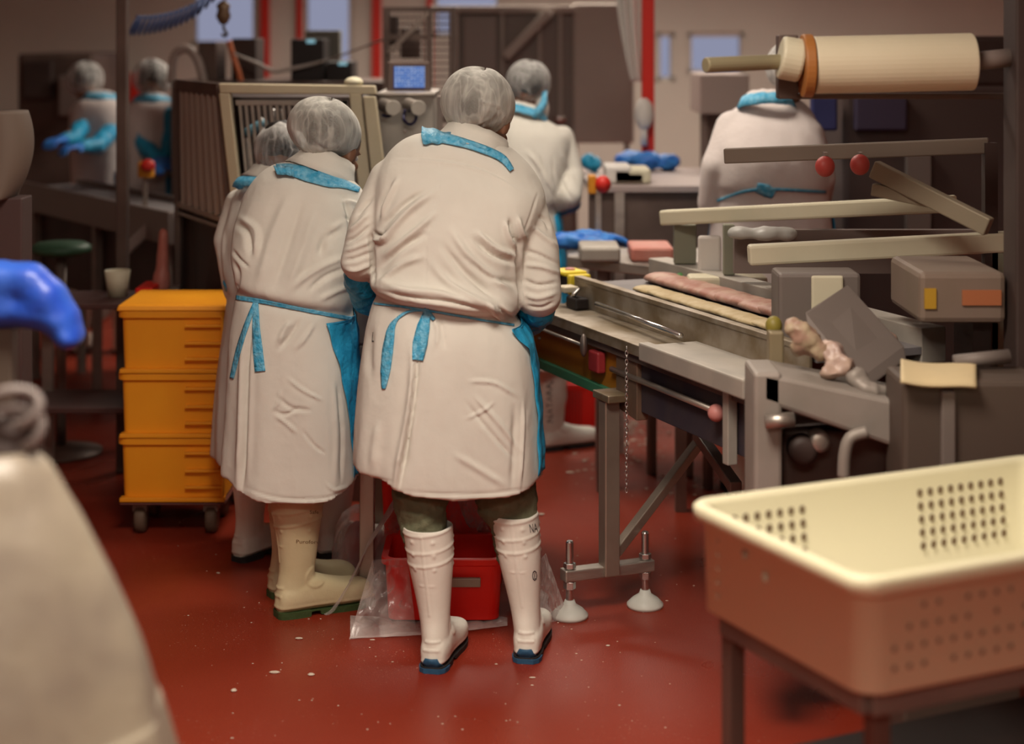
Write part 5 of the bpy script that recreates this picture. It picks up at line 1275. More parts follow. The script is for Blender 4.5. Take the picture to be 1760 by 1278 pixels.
MB().box((P(30, 0, 10.4).x, 10.4, 0), (P(160, 0, 10.4).x, 11.3, P(0, 92, 10.4).z)).build('machine_body', brown_dark, pk, bevel=.02)
MB().box((P(40, 0, 10.35).x, 10.33, P(0, 170, 10.35).z), (P(90, 0, 10.35).x, 10.4, P(0, 105, 10.35).z)).build('dark_panel', dark_m, pk, bevel=.01)
MB().box((P(100, 0, 10.3).x, 10.3, P(0, 200, 10.3).z), (P(150, 0, 10.3).x, 10.4, P(0, 130, 10.3).z)).build('grey_panel', MATS['rail_steel'], pk, bevel=.01)
# emergency stop at the far conveyor, red fire box
es = thing('emergency_stop', P(248, 290, 7.9), 'yellow box with red emergency stop at the end of the far conveyor', 'emergency stop')
MB().box((P(236, 0, 7.9).x, 7.9, P(0, 306, 7.9).z), (P(262, 0, 7.9).x, 7.96, P(0, 278, 7.9).z)).build('stop_box', mat('amber_box', (.55, .22, .01), .5), es, bevel=.008)
MB().ellip(P(254, 284, 7.88), (.033, .03, .028)).build('stop_button', redpaint_m, es, smooth=True)
MB().box((P(246, 0, 7.93).x, 7.92, .97), (P(252, 0, 7.93).x, 7.95, P(0, 300, 7.9).z)).build('stand', steel_dark, es)
MB().box((P(222, 0, 11.9).x, 11.9, P(0, 176, 11.9).z), (P(248, 0, 11.9).x, Y1_, P(0, 125, 11.9).z)).build('red_fire_box', redpaint_m, None, bevel=.01); tag(bpy.data.objects['red_fire_box'], 'red fire box on the far wall behind the steel post', 'fire box')
# green stool, white cup bin, red tray
st = thing('stool', P(105, 0, 7.3).xy.to_3d(), 'round green topped stool on a steel stand at left', 'stool')
sc0 = P(105, 425, 7.3)
MB().lathe(sc0-Vector((0, 0, .03)), [(0, 0), (.10, 0), (.125, .015), (.125, .035), (.10, .05), (0, .052)], 36).build('seat', mat('stool_green', (.03, .09, .05), .5), st, smooth=True)
MB().tube([Vector((sc0.x, sc0.y, .03)), Vector((sc0.x, sc0.y, sc0.z-.03))], .022, 14).build('pole', steel_dark, st, smooth=True)
MB().lathe(Vector((sc0.x, sc0.y, 0)), [(0, 0), (.17, 0), (.17, .015), (.03, .04), (0, .04)], 32).build('base', steel_dark, st, smooth=True)
rk = thing('steel_rack', (-1.75, 7.5, 0), 'low brown steel rack between the stool and the orange crates', 'rack')
rx0, rx1 = P(40, 0, 6.6).x, P(285, 0, 6.6).x
for z in (.35, .74): MB().box((rx0, 6.55, z-.02), (rx1, 6.9, z)).build('shelf', mat('rack_brown', (.07, .03, .026), .6), rk, bevel=.003)
for x in (rx0+.02, rx1-.02):
    for y in (6.57, 6.88): MB().box((x-.02, y-.02, 0), (x+.02, y+.02, .76)).build('post', steel_dark, rk)
cup = thing('white_cup', (P(202, 0, 6.75).x, 6.75, .74), 'white beaker standing on the brown rack by the orange crates', 'beaker')
MB().lathe(Vector((P(202, 0, 6.75).x, 6.75, .741)), [(0, 0), (.036, 0), (.05, .10), (.046, .10), (.033, .006), (0, .006)], 28).build('beaker', cream_m, cup, smooth=True)
MB().box((P(232, 0, 6.62).x, 6.62, .741), (P(262, 0, 6.62).x, 6.82, .79)).build('red_tray', red_m, None, bevel=.006); tag(bpy.data.objects['red_tray'], 'small red tray on the brown rack', 'tray')
pb = MB(); pb.capsule(P(279, 470, 6.78), .028, P(281, 400, 6.78), .020); pb.capsule(P(278, 475, 6.78), .035, P(277, 492, 6.78), .035); me = fuse(pb, .01, 3); tag(link('pink_bottle', me, mat('pink_plastic', (.40, .14, .11), .5)), 'pink spray bottle on the brown rack beside the orange crates', 'bottle')

# ------------------------------------------------------------------ right background benches
rt = thing('packing_bench', (.9, 7.6, 0), 'steel packing bench behind the long conveyor with blue gloves on it', 'bench')
zt2 = 1.12
p0, p1 = P(985, 320, 7.6), P(1260, 300, 8.2)
MB().box((P(1012, 0, 7.3).x, 7.3, zt2-.03), (1.28, 8.3, zt2)).build('bench_top', mat('bench_steel', (.38, .31, .29), .45, .3), rt, bevel=.004)
MB().box((P(1012, 0, 7.3).x, 7.32, .60), (1.26, 7.34, zt2-.03)).build('dark_front', brown_dark, rt)
for x in (P(1065, 0, 7.3).x, 1.24): MB().box((x-.02, 7.30, 0), (x+.02, 7.34, zt2-.03)).build('leg', steel, rt)
for x in (.5, 1.24): MB().box((x-.02, 8.2, 0), (x+.02, 8.24, zt2-.03)).build('leg', steel, rt)
MB().hexa([P(1010, 258, 8.9), P(1060, 258, 8.9), P(1060, 258, 9.0), P(1010, 258, 9.0)], [P(1010, 250, 8.9), P(1060, 250, 8.9), P(1060, 250, 9.0), P(1010, 250, 9.0)]) 
def crumple(name, mt, label, cat, blobs, seed, group=None, vox=.01, amp=.012):
    m = MB()
    for x, y, Y, rx, rz_ in blobs: m.ellip(P(x, y, Y), (rx*S(Y), rx*S(Y)*.9, rz_*S(Y)), None, 18, 12)
    me = fuse(m, vox, 3); ripple(me, amp, 14, 3, seed=seed, ridged=True)
    o = link(name, me, mt); return tag(o, label, cat, group)
crumple('blue_sack', sack_m, 'heap of blue film bags on the packing bench', 'bags', [(1085, 274, 8.1, 26, 15), (1115, 276, 8.1, 26, 16), (1145, 278, 8.1, 24, 15), (1070, 276, 8.12, 15, 13)], 1.0)
bpy.data.objects['blue_sack'].data.materials[0] = glove_m
crumple('blue_apron_bundle', cover_m, 'dark blue folded film bundle by the emergency stop', 'film', [(1012, 278, 8.0, 14, 14), (1022, 282, 8.0, 12, 14)], 2.0)
for k, (x, y, w_, mt, lb_) in enumerate(((1080, 296, 26, meat_m, 'red and white meat pack on the packing bench below the blue bags'), (1085, 322, 32, cream_m, 'cream tray stack at the front left of the packing bench'), (1062, 330, 22, white_m, 'white tray beside the red emergency stop'))):
    q = P(x, y, 7.45); MB().box((q.x-w_*S(7.45), 7.38, zt2+.001), (q.x+w_*S(7.45), 7.38+.25, zt2+.05+.012*k)).build('food_tray', mt, None, bevel=.01)
    tag(bpy.data.objects['food_tray' + ('' if k == 0 else '.%03d' % k)], lb_, 'tray')
es = thing('emergency_stop', P(1025, 380, 7.0), 'red mushroom emergency stop with yellow base on a steel post', 'emergency stop')
q = P(1030, 316, 7.0)
MB().box((q.x-.045, 6.98, q.z-.04), (q.x-.012, 7.06, q.z+.035)).build('stop_box', mat('amber_box', (.55, .22, .01), .5), es, bevel=.006)
m = MB(); m.tube([q+Vector((-.012, .01, 0)), q+Vector((.012, -.01, 0))], .02, 16); m.ellip(q+Vector((.014, -.012, 0)), (.033, .036, .036)); me = fuse(m, .005, 3); link('stop_button', me, redpaint_m, es)
MB().box((q.x-.014, 7.03, 0), (q.x+.010, 7.055, q.z-.03)).build('post', steel, es, bevel=.002)
# second line: low table with packs and a pair of crumpled gloves
lt = thing('side_table', (.5, 6.6, 0), 'low steel side table between the long conveyor and the packing bench', 'table')
z3 = .90
MB().hexa([P(975, 442, 6.7).xy.to_3d()+Vector((0, 0, z3-.04)), P(1190, 470, 6.3).xy.to_3d()+Vector((0, 0, z3-.04)), P(1215, 400, 6.97).xy.to_3d()+Vector((0, 0, z3-.04)), P(975, 400, 6.97).xy.to_3d()+Vector((0, 0, z3-.04))],
          [P(975, 442, 6.7).xy.to_3d()+Vector((0, 0, z3)), P(1190, 470, 6.3).xy.to_3d()+Vector((0, 0, z3)), P(1215, 400, 6.97).xy.to_3d()+Vector((0, 0, z3)), P(975, 400, 6.97).xy.to_3d()+Vector((0, 0, z3))]).build('table_top', steel, lt, bevel=.004)
for x, y in ((.345, 6.70), (.62, 6.42), (.37, 6.94), (.70, 6.94)): MB().box((x-.02, y-.02, 0), (x+.02, y+.02, z3-.035)).build('leg', steel_dark, lt)
for k, (x, y) in enumerate(((1005, 405), (1040, 400))):
    g = MB(); w_ = PZ(x-20, y+8, z3+.035); 
    hand(g, w_, (1, -.1+.3*k, -.02), (0, 0, 1), 1 if k else -1, 1.6, .95, .5); g.capsule(w_-Vector((.05, 0, 0)), .034, w_+Vector((.02, 0, 0)), .032)
    me = fuse(g, .008, 3); ripple(me, .005, 25, 2, ridged=True); o = link('rubber_glove', me, glove_m)
    tag(o, ('blue rubber glove on the side table nearest the blue apron', 'blue rubber glove on the side table, its fingers reaching right')[k], 'glove')
for k, (x, y, w_, mt, lb_) in enumerate(((1030, 445, 34, steel_matt, 'steel tray of packs at the left of the side table'), (1118, 445, 36, mat('pink_packs', (.52, .17, .13), .5, col2=(.56, .24, .19), noise_scale=10), 'pink meat packs at the right end of the side table'))):
    q = PZ(x, y, z3); MB().box((q.x-w_*S(q.y), q.y-.10, z3+.001), (q.x+w_*S(q.y), q.y+.14, z3+.055)).build('pack_tray', mt, None, bevel=.01)
    tag(bpy.data.objects['pack_tray' + ('' if k == 0 else '.%03d' % k)], lb_, 'tray')
MB().capsule(P(1170, 478, 6.0), .02, P(1176, 508, 6.0), .025).build('green_valve', mat('green_valve', (.06, .24, .05), .5), None, smooth=True); tag(bpy.data.objects['green_valve'], 'green valve handle beside the pink packs', 'valve')
# ------------------------------------------------------------------ debris on the floor
m = MB(); rr = random.Random(5)
def crumb(p, s_):
    m.ellip(p+Vector((0, 0, s_*.3)), (s_*rr.uniform(.6, 1.6), s_*rr.uniform(.4, 1), s_*.35), None, 6, 4)
for k in range(120):
    px = rr.gauss(1085, 28); py = rr.gauss(738, 24)
    if 700 < py < 800: crumb(PF(px, py), rr.uniform(.004, .012))
for k in range(60): crumb(PF(rr.uniform(990, 1240), rr.uniform(740, 860)), rr.uniform(.003, .009))
for px, py, s_ in ((1002, 766, .014), (1020, 767, .010), (988, 780, .009), (1005, 793, .014), (980, 813, .012), (1100, 766, .012), (1185, 795, .012), (1150, 745, .014), (930, 885, .012), (514, 1098, .009), (640, 1100, .006), (535, 1160, .009), (472, 1157, .012), (402, 1188, .012), (760, 1130, .006), (1045, 1110, .006), (915, 1165, .006), (780, 980, .006), (375, 985, .006), (412, 930, .006)): crumb(PF(px, py), s_)
for k in range(150): crumb(PF(rr.uniform(300, 1200), rr.uniform(880, 1270)), rr.uniform(.0012, .0035))
tag(m.build('food_scraps', mat('pale_scraps', (.62, .52, .42), .7), None), 'pale food scraps scattered over the red floor', 'scraps', None, 'stuff')
# red crate in the back under the conveyor
t = thing('red_crate', PF(995, 738).xy.to_3d(), 'ribbed red crate on the floor beside the boot with the handwritten name', 'crate')
q = PF(995, 740); x0, x1 = P(955, 0, q.y).x, P(1034, 0, q.y).x
tub('crate_body', t, ((x0+x1)/2+.02, q.y+.16, .005), x1-x0+.04, .28, .20, red_m, taper=.96)
m = MB()
for k in range(8): x = x0+.012+k*.014; m.box((x-.002, q.y+.008, .02), (x+.002, q.y+.03, .17))
m.build('crate_ribs', mat('dark_red_plastic', (.35, .008, .006), .5), t)
# ------------------------------------------------------------------ white perforated tub on its stand, front right
ZR, TH = .80, .22
L0 = PZ(1178, 858, ZR); N0 = PZ(1482, 998, ZR)
ds = (N0-L0).normalized(); dl_ = Vector((-ds.y, ds.x, 0)); sl = (N0-L0).length; ll = .92
tubm = bpy.data.materials.new('perforated_cream_plastic'); tubm.use_nodes = True
bb = tubm.node_tree.nodes['Principled BSDF']; bb.inputs['Base Color'].default_value = (.62, .58, .40, 1); bb.inputs['Roughness'].default_value = .5
tb = thing('perforated_tub', (L0+ds*sl/2+dl_*ll/2).xy.to_3d()+Vector((0, 0, ZR-TH)), 'large cream perforated tub on a steel stand at the front right', 'tub')
def TP(a, b, z): return Vector((L0.x, L0.y, 0))+ds*a+dl_*b+Vector((0, 0, z))
def tring(i, z, r=.05, n=7):
    out = []
    for qa, qb, a0 in ((1, 1, 0), (0, 1, PI/2), (0, 0, PI), (1, 0, 3*PI/2)):
        for k in range(n):
            a = a0+PI/2*k/(n-1)
            ca = (sl-i-r if qa else i+r)+r*math.cos(a); cb = (ll-i-r if qb else i+r)+r*math.sin(a)
            out.append(TP(ca, cb, z))
    return out
rings = [tring(.030, ZR-TH, .05), tring(.018, ZR-TH+.008), tring(.014, ZR-.035), tring(.0, ZR-.032), tring(-.002, ZR-.006), tring(.004, ZR), tring(.018, ZR-.001), tring(.024, ZR-.012), tring(.040, ZR-TH+.02)]
tub_mb = MB().loft(rings); n_tub = len(tub_mb.f)
hm = mat('hole_shadow', (.20, .14, .09), .8)  # dark colour painted for the shade inside the tub holes
m = tub_mb
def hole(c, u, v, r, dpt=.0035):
    """a small round opening as a flat dark disc, its shade put into the colour"""
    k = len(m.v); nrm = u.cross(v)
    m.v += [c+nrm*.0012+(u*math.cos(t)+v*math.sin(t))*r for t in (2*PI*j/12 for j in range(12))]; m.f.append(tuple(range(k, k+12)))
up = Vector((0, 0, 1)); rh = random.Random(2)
for i in range(5): hole(TP(.10, .0155, ZR-.06-.028*i)-dl_*0, ds, up, .0045)
for a, b in ((.20, .06), (.27, .085)): hole(TP(a, .0145, ZR-b), ds, up, .010)
for i in range(24):
    for j in range(4):
        if rh.random() < .8: hole(TP(sl-.0145, .08+i*.033, ZR-.065-.035*j), dl_, up, .0055)
for i in range(9): hole(TP(.12+.045*i, .0185, ZR-TH+.045), ds, up, .006)
for i in range(26):
    for j in range(5):
        if 6 < i < 17: continue
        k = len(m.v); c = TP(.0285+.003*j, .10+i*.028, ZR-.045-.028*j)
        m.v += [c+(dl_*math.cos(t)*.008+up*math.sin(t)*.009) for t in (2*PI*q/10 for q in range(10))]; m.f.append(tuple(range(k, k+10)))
me = bpy.data.meshes.new('tub_body'); me.from_pydata([tuple(v) for v in m.v], [], m.f); me.update()
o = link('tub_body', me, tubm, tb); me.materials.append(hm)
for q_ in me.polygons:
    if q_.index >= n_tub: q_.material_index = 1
sd = thing('tub_stand', (L0+ds*sl/2+dl_*ll/2).xy.to_3d(), 'brown steel stand carrying the cream perforated tub', 'stand')
z = ZR-TH-.003
m = MB()
for a0, b0, a1, b1 in ((.06, .06, sl-.06, .06), (.06, ll-.06, sl-.06, ll-.06), (.06, .06, .06, ll-.06), (sl-.06, .06, sl-.06, ll-.06)):
    m.bar(TP(a0, b0, z-.02), TP(a1, b1, z-.02), .035, .04)
m.build('top_frame', steel_dark, sd, bevel=.003)
for a, b in ((.07, .07), (sl-.09, .10), (.07, ll-.07), (sl-.09, ll-.07)):
    c = TP(a, b, 0); lb(MB(), c, .036, .036, 0, z-.03).build('leg', mat('stand_steel', (.13, .075, .06), .5, .5), sd, bevel=.003)
MB().loft([[TP(.10, .10, .28), TP(sl-.10, .10, .28), TP(sl-.10, ll-.10, .28), TP(.10, ll-.10, .28)], [TP(.10, .10, .30), TP(sl-.10, .10, .30), TP(sl-.10, ll-.10, .30), TP(.10, ll-.10, .30)]]).build('lower_shelf', dark_m, sd)

# ------------------------------------------------------------------ wrapping machine on the right
Ym = 4.30
def bx(mb, px0, px1, py0, py1, Y, d_):
    return mb.box((P(px0, 0, Y).x, Y, P(0, py1, Y).z), (P(px1, 0, Y).x, Y+d_, P(0, py0, Y).z))
wm = thing('wrapping_machine', (P(1420, 0, 4.5).x, 4.5, 0), 'grey steel end frame of the wrapping machine at the foot of the long conveyor', 'machine')
m = MB(); m.box((P(1296, 0, Ym).x, Ym, .26), (P(1345, 0, Ym).x, Ym+.18, P(0, 640, Ym).z)); m.build('end_column', mat('warm_grey_steel', (.27, .235, .205), .55, .25, col2=(.31, .27, .24)), wm, bevel=.01)
gs = MATS['warm_grey_steel']
m = MB(); m.hexa([P(1310, 690, Ym), P(1543, 770, Ym), P(1543, 770, Ym+.2), P(1310, 690, Ym+.2)], [P(1310, 640, Ym), P(1543, 690, Ym), P(1543, 660, Ym+.2), P(1310, 615, Ym+.2)]); m.build('sloping_deck', gs, wm, bevel=.01)
m = MB(); bx(m, 1345, 1545, 740, 1080, Ym+.12, .3); m.box((P(1560, 0, Ym).x, Ym+.1, 0), (P(1600, 0, Ym).x, Ym+.35, .5)); m.build('lower_body', brown_dark, wm, bevel=.01)
m = MB(); m.tube([P(1315, 724, Ym-.03), P(1365, 720, Ym-.03)], .018, 14); m.build('handle', steel, wm, smooth=True)
for px, py, r in ((1376, 768, .036), (1404, 752, .026)):
    MB().lathe(P(px, py, Ym+.1), [(0, 0), (r, 0), (r, .05), (r*.6, .055), (0, .055)], 24, Matrix.Rotation(PI/2, 3, 'X')).build('roller_end', dark_m if r > .03 else steel, wm, smooth=True)
m = MB(); m.tube([P(x, y, Ym-.02) for x, y in catmull([(1450, 820), (1452, 780), (1462, 752), (1490, 742)], 16)], .016, 12); m.build('hose', gs, wm, smooth=True)
m = MB(); bx(m, 1338, 1480, 470, 590, 4.80, .14); m.build('rear_panel', mat('brown_grey_panel', (.17, .14, .125), .6, .2), wm, bevel=.01)
m = MB(); bx(m, 1395, 1450, 474, 540, 4.785, .012); m.build('label_plate', cream_m, wm, bevel=.008)
m = MB(); m.hexa([P(1385, 560, 4.5), P(1460, 510, 4.6), P(1560, 620, 4.5), P(1480, 680, 4.35)], [p+Vector((0, .03, .035)) for p in (P(1385, 560, 4.5), P(1460, 510, 4.6), P(1560, 620, 4.5), P(1480, 680, 4.35))]); m.build('chute', MATS['brown_grey_panel'], wm, bevel=.01)
for px, py, r in ((1330, 560, .022), (1320, 600, .02)): MB().ellip(P(px, py, 4.55), (r, r, r*1.2)).build('yellow_knob', mat('olive_yellow', (.22, .18, .03), .5), wm, smooth=True) if px == 1330 else None
m = MB(); bx(m, 1322, 1348, 570, 660, 4.5, .05); m.build('upright', mat('olive_steel', (.25, .20, .12), .5, .3), wm, bevel=.006)
crumple('wrapped_food_pack', mat('cream_wrap', (.42, .33, .22), .5, col2=(.32, .19, .14), noise_scale=30), 'crumpled cream wrapped pack at the top of the chute', 'food pack', [(1368, 562, 4.42, 22, 17), (1386, 582, 4.42, 26, 17), (1402, 602, 4.42, 24, 17), (1380, 600, 4.42, 22, 14)], 3.0, vox=.008, amp=.011)
crumple('wrapped_food_pack', mat('pink_wrap', (.40, .28, .24), .4, col2=(.50, .36, .28), noise_scale=16), 'pinkish wrapped pack halfway down the chute', 'food pack', [(1428, 604, 4.42, 26, 17), (1448, 624, 4.40, 26, 18), (1432, 640, 4.38, 22, 14)], 4.0, vox=.008, amp=.011)
crumple('wrapped_food_pack', gs, 'grey wrapped pack at the foot of the chute', 'food pack', [(1474, 645, 4.38, 22, 15), (1492, 664, 4.36, 22, 15), (1508, 676, 4.36, 20, 13)], 5.0, vox=.008, amp=.009)

gr = thing('guard_rails', (P(1400, 0, 5.2).x, 5.2, 0), 'two cream guard rails with posts above the wrapping machine at right', 'rails')
Yr = 5.4
m = MB(); m.bar(P(1140, 374, 6.06), P(1640, 350, 5.3), .05, .052); m.build('upper_rail', cream_m, gr, bevel=.008)
m = MB(); m.bar(P(1286, 438, 5.0), P(1752, 414, 5.0), .05, .058); m.build('lower_rail', cream_m, gr, bevel=.008)
sg = mat('sage_grey', (.20, .20, .145), .6)
for px0, px1, Y in ((1158, 1196, 6.06), (1243, 1262, 5.78)): MB().box((P(px0, 0, Y).x, Y-.02, .957), (P(px1, 0, Y).x, Y+.02, P(0, 385, Y).z)).build('post', sg, gr, bevel=.004)
m = MB(); bx(m, 1200, 1240, 405, 490, 5.9, .02); m.build('pale_plate', white_m, gr, bevel=.02)
m = MB(); bx(m, 1185, 1320, 476, 505, 5.75, .10); m.build('cross_shelf', cream_m, gr, bevel=.01)
MB().box((P(1700, 0, 5.0).x, 4.98, 0), (P(1735, 0, 5.0).x, 5.02, P(0, 420, 5.0).z)).build('post', sg, gr, bevel=.004)
m = MB(); bx(m, 1262, 1700, 395, 470, 5.6, .03); m.build('back_panel', mat('mauve_grey', (.17, .13, .115), .7), gr)
crumple('clear_bag', mat('pale_film', (.42, .41, .38), .4, alpha=.85), 'pale plastic bags heaped behind the upper cream rail', 'bags', [(1278, 400, 5.52, 30, 12), (1318, 402, 5.52, 34, 13), (1350, 402, 5.52, 24, 12)], 6.0, vox=.012, amp=.004)

# film roller high on the right
rl = thing('film_roller', (P(1530, 0, 4.5).x, 4.5, 1.5), 'big cream film roller with orange end flange high on the right', 'roller')
q0, q1 = P(1398, 112, 4.5), P(1672, 106, 4.5)
MB().tube([q0, q1], .074, 40).build('film_roll', mat('cream_film_roll', (.60, .53, .38), .45, col2=(.64, .57, .42), noise_scale=3), rl, bevel=.004)
MB().tube([P(1378, 113, 4.5), P(1396, 113, 4.5)], .082, 36).build('end_flange', mat('orange_brown', (.34, .13, .03), .5), rl, bevel=.004)
MB().tube([P(1340, 98, 4.5), P(1378, 105, 4.5)], .056, 28).build('hub', cream_m, rl, bevel=.008)
MB().tube([P(1212, 112, 4.4), P(1345, 106, 4.5)], .020, 18).build('shaft_end', mat('olive_bar', (.30, .26, .16), .5, .3), rl, bevel=.004)
MB().tube([q1, P(1745, 98, 4.5)], .024, 16).build('shaft', MATS['mauve_grey'], rl, smooth=True)
m = MB(); m.box((P(1735, 0, 4.5).x, 4.44, 0), (P(1775, 0, 4.5).x, 4.56, 1.9)); m.build('support_column', dark_m, rl, bevel=.006)
m = MB(); m.box((P(1338, 0, 4.55).x, 4.55, P(0, 170, 4.55).z), (P(1372, 0, 4.55).x, 4.6, P(0, 60, 4.55).z)); m.box((P(1338, 0, 4.58).x, 4.58, P(0, 170, 4.6).z), (P(1745, 0, 4.6).x, 4.62, P(0, 160, 4.6).z)); m.build('bracket', brown_dark, rl, bevel=.004)
# cross bars and red knobs
xb = thing('cross_beam', (P(1450, 0, 5.0).x, 5.0, 0), 'grey cross beam with two red knobs below the film roller', 'beam')
m = MB(); m.bar(P(1245, 268, 5.2), P(1700, 250, 5.0), .03, .045); m.build('beam', mat('dim_beam', (.15, .115, .09), .6, .3), xb, bevel=.004)
m = MB(); m.box((P(1690, 0, 5.0).x, 4.98, 0), (P(1712, 0, 5.0).x, 5.02, P(0, 245, 5.0).z)); m.build('post', dark_m, xb)
for px, py in ((1418, 286), (1478, 283)): MB().ellip(P(px, py, 4.97), (.028, .026, .030)).build('red_knob', mat('soft_red', (.45, .06, .05), .5), xb, smooth=True); MB().box((P(px-3, 0, 4.99).x, 4.97, P(0, py, 4.97).z), (P(px+3, 0, 4.99).x, 5.0, P(0, 262, 4.97).z)).build('knob_stem', steel_dark, xb)
m = MB(); m.bar(P(1502, 290, 4.9), P(1700, 390, 4.7), .035, .05); m.bar(P(1500, 325, 4.9), P(1620, 350, 4.8), .03, .035); m.build('diagonal_rail', mat('olive_rail', (.24, .20, .14), .6, .2), xb, bevel=.004)
# dark machine filling the right edge
dk = thing('dark_machine', (P(1700, 0, 6.4).x, 6.5, 0), 'tall dark machine behind the film roller at the right edge', 'machine')
m = MB(); m.box((P(1450, 0, 6.95).x, 6.95, 0), (P(1900, 0, 6.95).x, 7.5, P(0, 150, 6.6).z)); m.build('machine_body', mat('plum_dark', (.06, .038, .034), .6), dk, bevel=.02)
m = MB(); bx(m, 1590, 1900, 62, 150, 6.95, .5); m.build('upper_box', dark_m, dk, bevel=.02)
for a, b, mt in ((1395, 1440, 'indigo_panel'), (1470, 1560, 'indigo_panel2')): m = MB(); bx(m, a, b, 165, 225, 6.90, .05); m.build('blue_panel', mat(mt, (.03, .035, .12) if b < 1450 else (.04, .03, .06), .5), dk, bevel=.01)
m = MB(); bx(m, 1560, 1600, 260, 460, 6.9, .05); m.build('upright', MATS['brown_grey_panel'], dk)
# pale cabinet + blob behind the bent person
t = box_thing('pale_machine_cover', 1204, 1288, 128, 196, 8.3, .5, mat('pinkish_cover', (.36, .28, .25), .7), 'pale pinkish machine cover left of the bent person', 'cover')
MB().box((P(1215, 0, 8.4).x, 8.4, 0), (P(1275, 0, 8.4).x, 8.7, P(0, 196, 8.3).z)).build('stand', brown_dark, t)
# boxes with labels on the right
lbx = thing('label_printer', (P(1670, 0, 4.6).x, 4.6, 0), 'brown grey machine box with small yellow and orange labels at right', 'machine box')
m = MB(); m.box((P(1580, 0, 4.5).x, 4.5, P(0, 556, 4.5).z), (P(1730, 0, 4.5).x, 4.85, P(0, 468, 4.5).z)); m.build('box_body', mat('box_brown_grey', (.20, .145, .115), .6, .1, col2=(.17, .125, .09), noise_scale=3), lbx, bevel=.015)
MB().box((P(1590, 0, 4.49).x, 4.494, P(0, 530, 4.5).z), (P(1610, 0, 4.49).x, 4.502, P(0, 495, 4.5).z)).build('yellow_label', mat('amber_label', (.42, .24, .02), .5), lbx)
MB().box((P(1655, 0, 4.49).x, 4.494, P(0, 524, 4.5).z), (P(1722, 0, 4.49).x, 4.502, P(0, 498, 4.5).z)).build('orange_label', mat('rust_label', (.36, .12, .05), .5), lbx)
m = MB(); m.box((1.215, 4.6, 0), (1.262, 4.8, P(0, 556, 4.5).z)); m.build('pedestal', dark_m, lbx)
bb_ = thing('brown_box_unit', (P(1650, 0, 4.2).x, 4.2, 0), 'dark brown box unit with cream paper on top behind the tub', 'box unit')
m = MB(); m.box((P(1552, 0, 4.15).x, 4.15, .0), (P(1800, 0, 4.15).x, 4.35, P(0, 655, 4.15).z)); m.build('unit_body', mat('box_dark_brown', (.075, .052, .04), .6), bb_, bevel=.012)
m = MB(); m.box((P(1618, 0, 4.14).x, 4.135, .3), (P(1642, 0, 4.14).x, 4.16, P(0, 670, 4.15).z)); m.build('edge_strip', MATS['brown_grey_panel'], bb_, bevel=.004)
m = MB(); rows = []
for i in range(20):
    q = i/19; x = 1548+q*130; rows.append([P(x, 618+38*(j/9)**2+math.sin(q*5)*3+q*12, 4.30-.19*(j/9)) for j in range(10)])
m.loft(rows, caps=False, closed=False); pz_ = P(0, 655, 4.15).z
tag(m.build('paper_sheet', mat('cream_paper', (.60, .47, .27), .7, col2=(.52, .42, .25), noise_scale=6), None, smooth=True, solid=.006), 'cream paper sheet curling over the dark brown box unit', 'paper')
m = MB(); m.tube([P(1640, 622, 4.3), P(1735, 612, 4.3)], .018, 12); m.build('bar', MATS['brown_grey_panel'], bb_, smooth=True)

# ------------------------------------------------------------------ left foreground: bagged bin and blue sack
bn = thing('bagged_bin', P(20, 0, 2.75).xy.to_3d(), 'tall bin wrapped in a pale translucent bag at the front left', 'bin')
edge = [(775, 52), (800, 78), (850, 108), (900, 140), (960, 172), (1000, 190), (1080, 222), (1150, 246), (1220, 268), (1290, 292), (1800, 430), (2020, 480)]
film2 = mat('pale_bag_film', (.20, .165, .13), .4, col2=(.27, .23, .17), noise_scale=5, bump=.4, bump_scale=12, alpha=.96)
Yb = 2.75; rows = []; cxp = -60
for i, (py, ex_) in enumerate(catmull(edge, 70)):
    z = CAMZ-(py-HY)/F*Yb
    if z < 0: z = 0.001
    r = (ex_-cxp)*Yb/F; c0 = P(cxp, py, Yb)
    rows.append([Vector((c0.x+r*(1+.025*math.sin(t*9+i*.06)+.03*noise.noise(Vector((math.cos(t)*2, math.sin(t)*2, i*.06))))*math.cos(t), Yb+r*.9*math.sin(t), z)) for t in (2*PI*k/80 for k in range(80))])
m = MB(); m.loft(rows); m.build('bag_film', film2, bn, smooth=True)
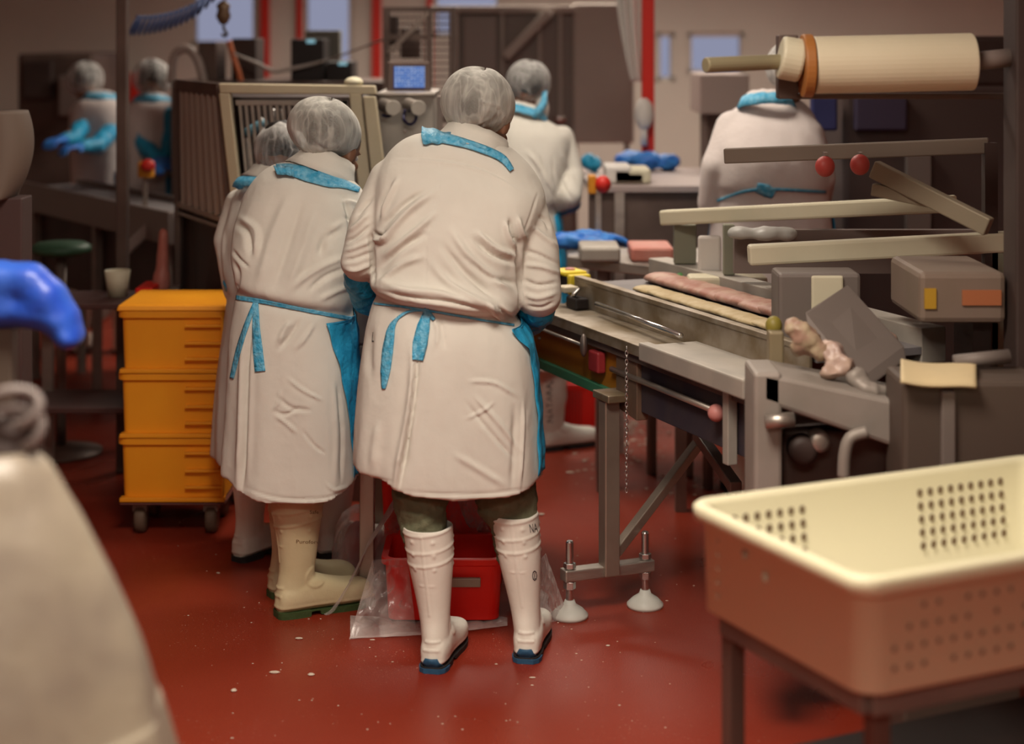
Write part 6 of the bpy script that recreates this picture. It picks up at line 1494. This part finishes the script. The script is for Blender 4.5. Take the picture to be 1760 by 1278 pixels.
m = MB(); hz = P(0, 770, Yb).z
for k, (px, py, rr_) in enumerate(((22, 700, .034), (18, 735, .040))):
    c0 = P(px, py, Yb); m.tube([c0+Vector((rr_*1.2*math.cos(t), .01*math.sin(t*2), rr_*.8*math.sin(t))) for t in (2*PI*j/24 for j in range(25))], .009, 10, caps=False)
m.build('bag_neck_ring', mat('dim_grey_plastic', (.16, .13, .12), .5), bn, smooth=True)
m = MB(); m.ellip(P(22, 742, Yb+.02), (.045, .04, .03)); m.ellip(P(5, 775, Yb+.02), (.06, .05, .04)); m.build('dark_tie', dark_m, bn, smooth=True)
sk = thing('blue_sack', P(20, 0, 3.7).xy.to_3d(), 'bright blue plastic sack over a post at the left edge', 'sack')
m = MB()
for x, y, rx, rz_ in ((0, 478, 48, 40), (45, 478, 40, 34), (78, 510, 40, 32), (105, 545, 34, 28), (122, 578, 25, 22), (0, 530, 70, 40), (50, 540, 45, 26)): m.ellip(P(x, y, 3.7), (rx*S(3.7), .07, rz_*S(3.7)))
me = fuse(m, .010, 14, .7); ripple(me, .012, 6, 2, seed=3.0); link('sack_film', me, sack_m, sk)
MB().box((P(-20, 0, 3.72).x, 3.69, 0), (P(26, 0, 3.72).x, 3.75, P(0, 520, 3.7).z)).build('post', mat('khaki_post', (.11, .085, .065), .6), sk, bevel=.004)
cp = MB(); rows = []
for i in range(30):
    q = i/29; py = 190+150*q; w_ = 45*math.sin(PI*(.25+.7*q))**.8
    c0 = P(12, py, 4.6); rows.append([c0+Vector((w_*S(4.6)*math.cos(t), .08*math.sin(t), 0)) for t in (2*PI*k/30 for k in range(30))])
t = thing('pale_canister', P(12, 0, 4.6).xy.to_3d(), 'pale brown canister on a dark stand at the left edge', 'canister')
cp.loft(rows).build('canister', mat('khaki_canister', (.11, .08, .062), .7), t, smooth=True)
MB().box((P(-20, 0, 4.6).x, 4.56, 0), (P(45, 0, 4.6).x, 4.66, P(0, 338, 4.6).z)).build('stand', mat('dark_red_brown', (.045, .022, .02), .6), t, bevel=.004)
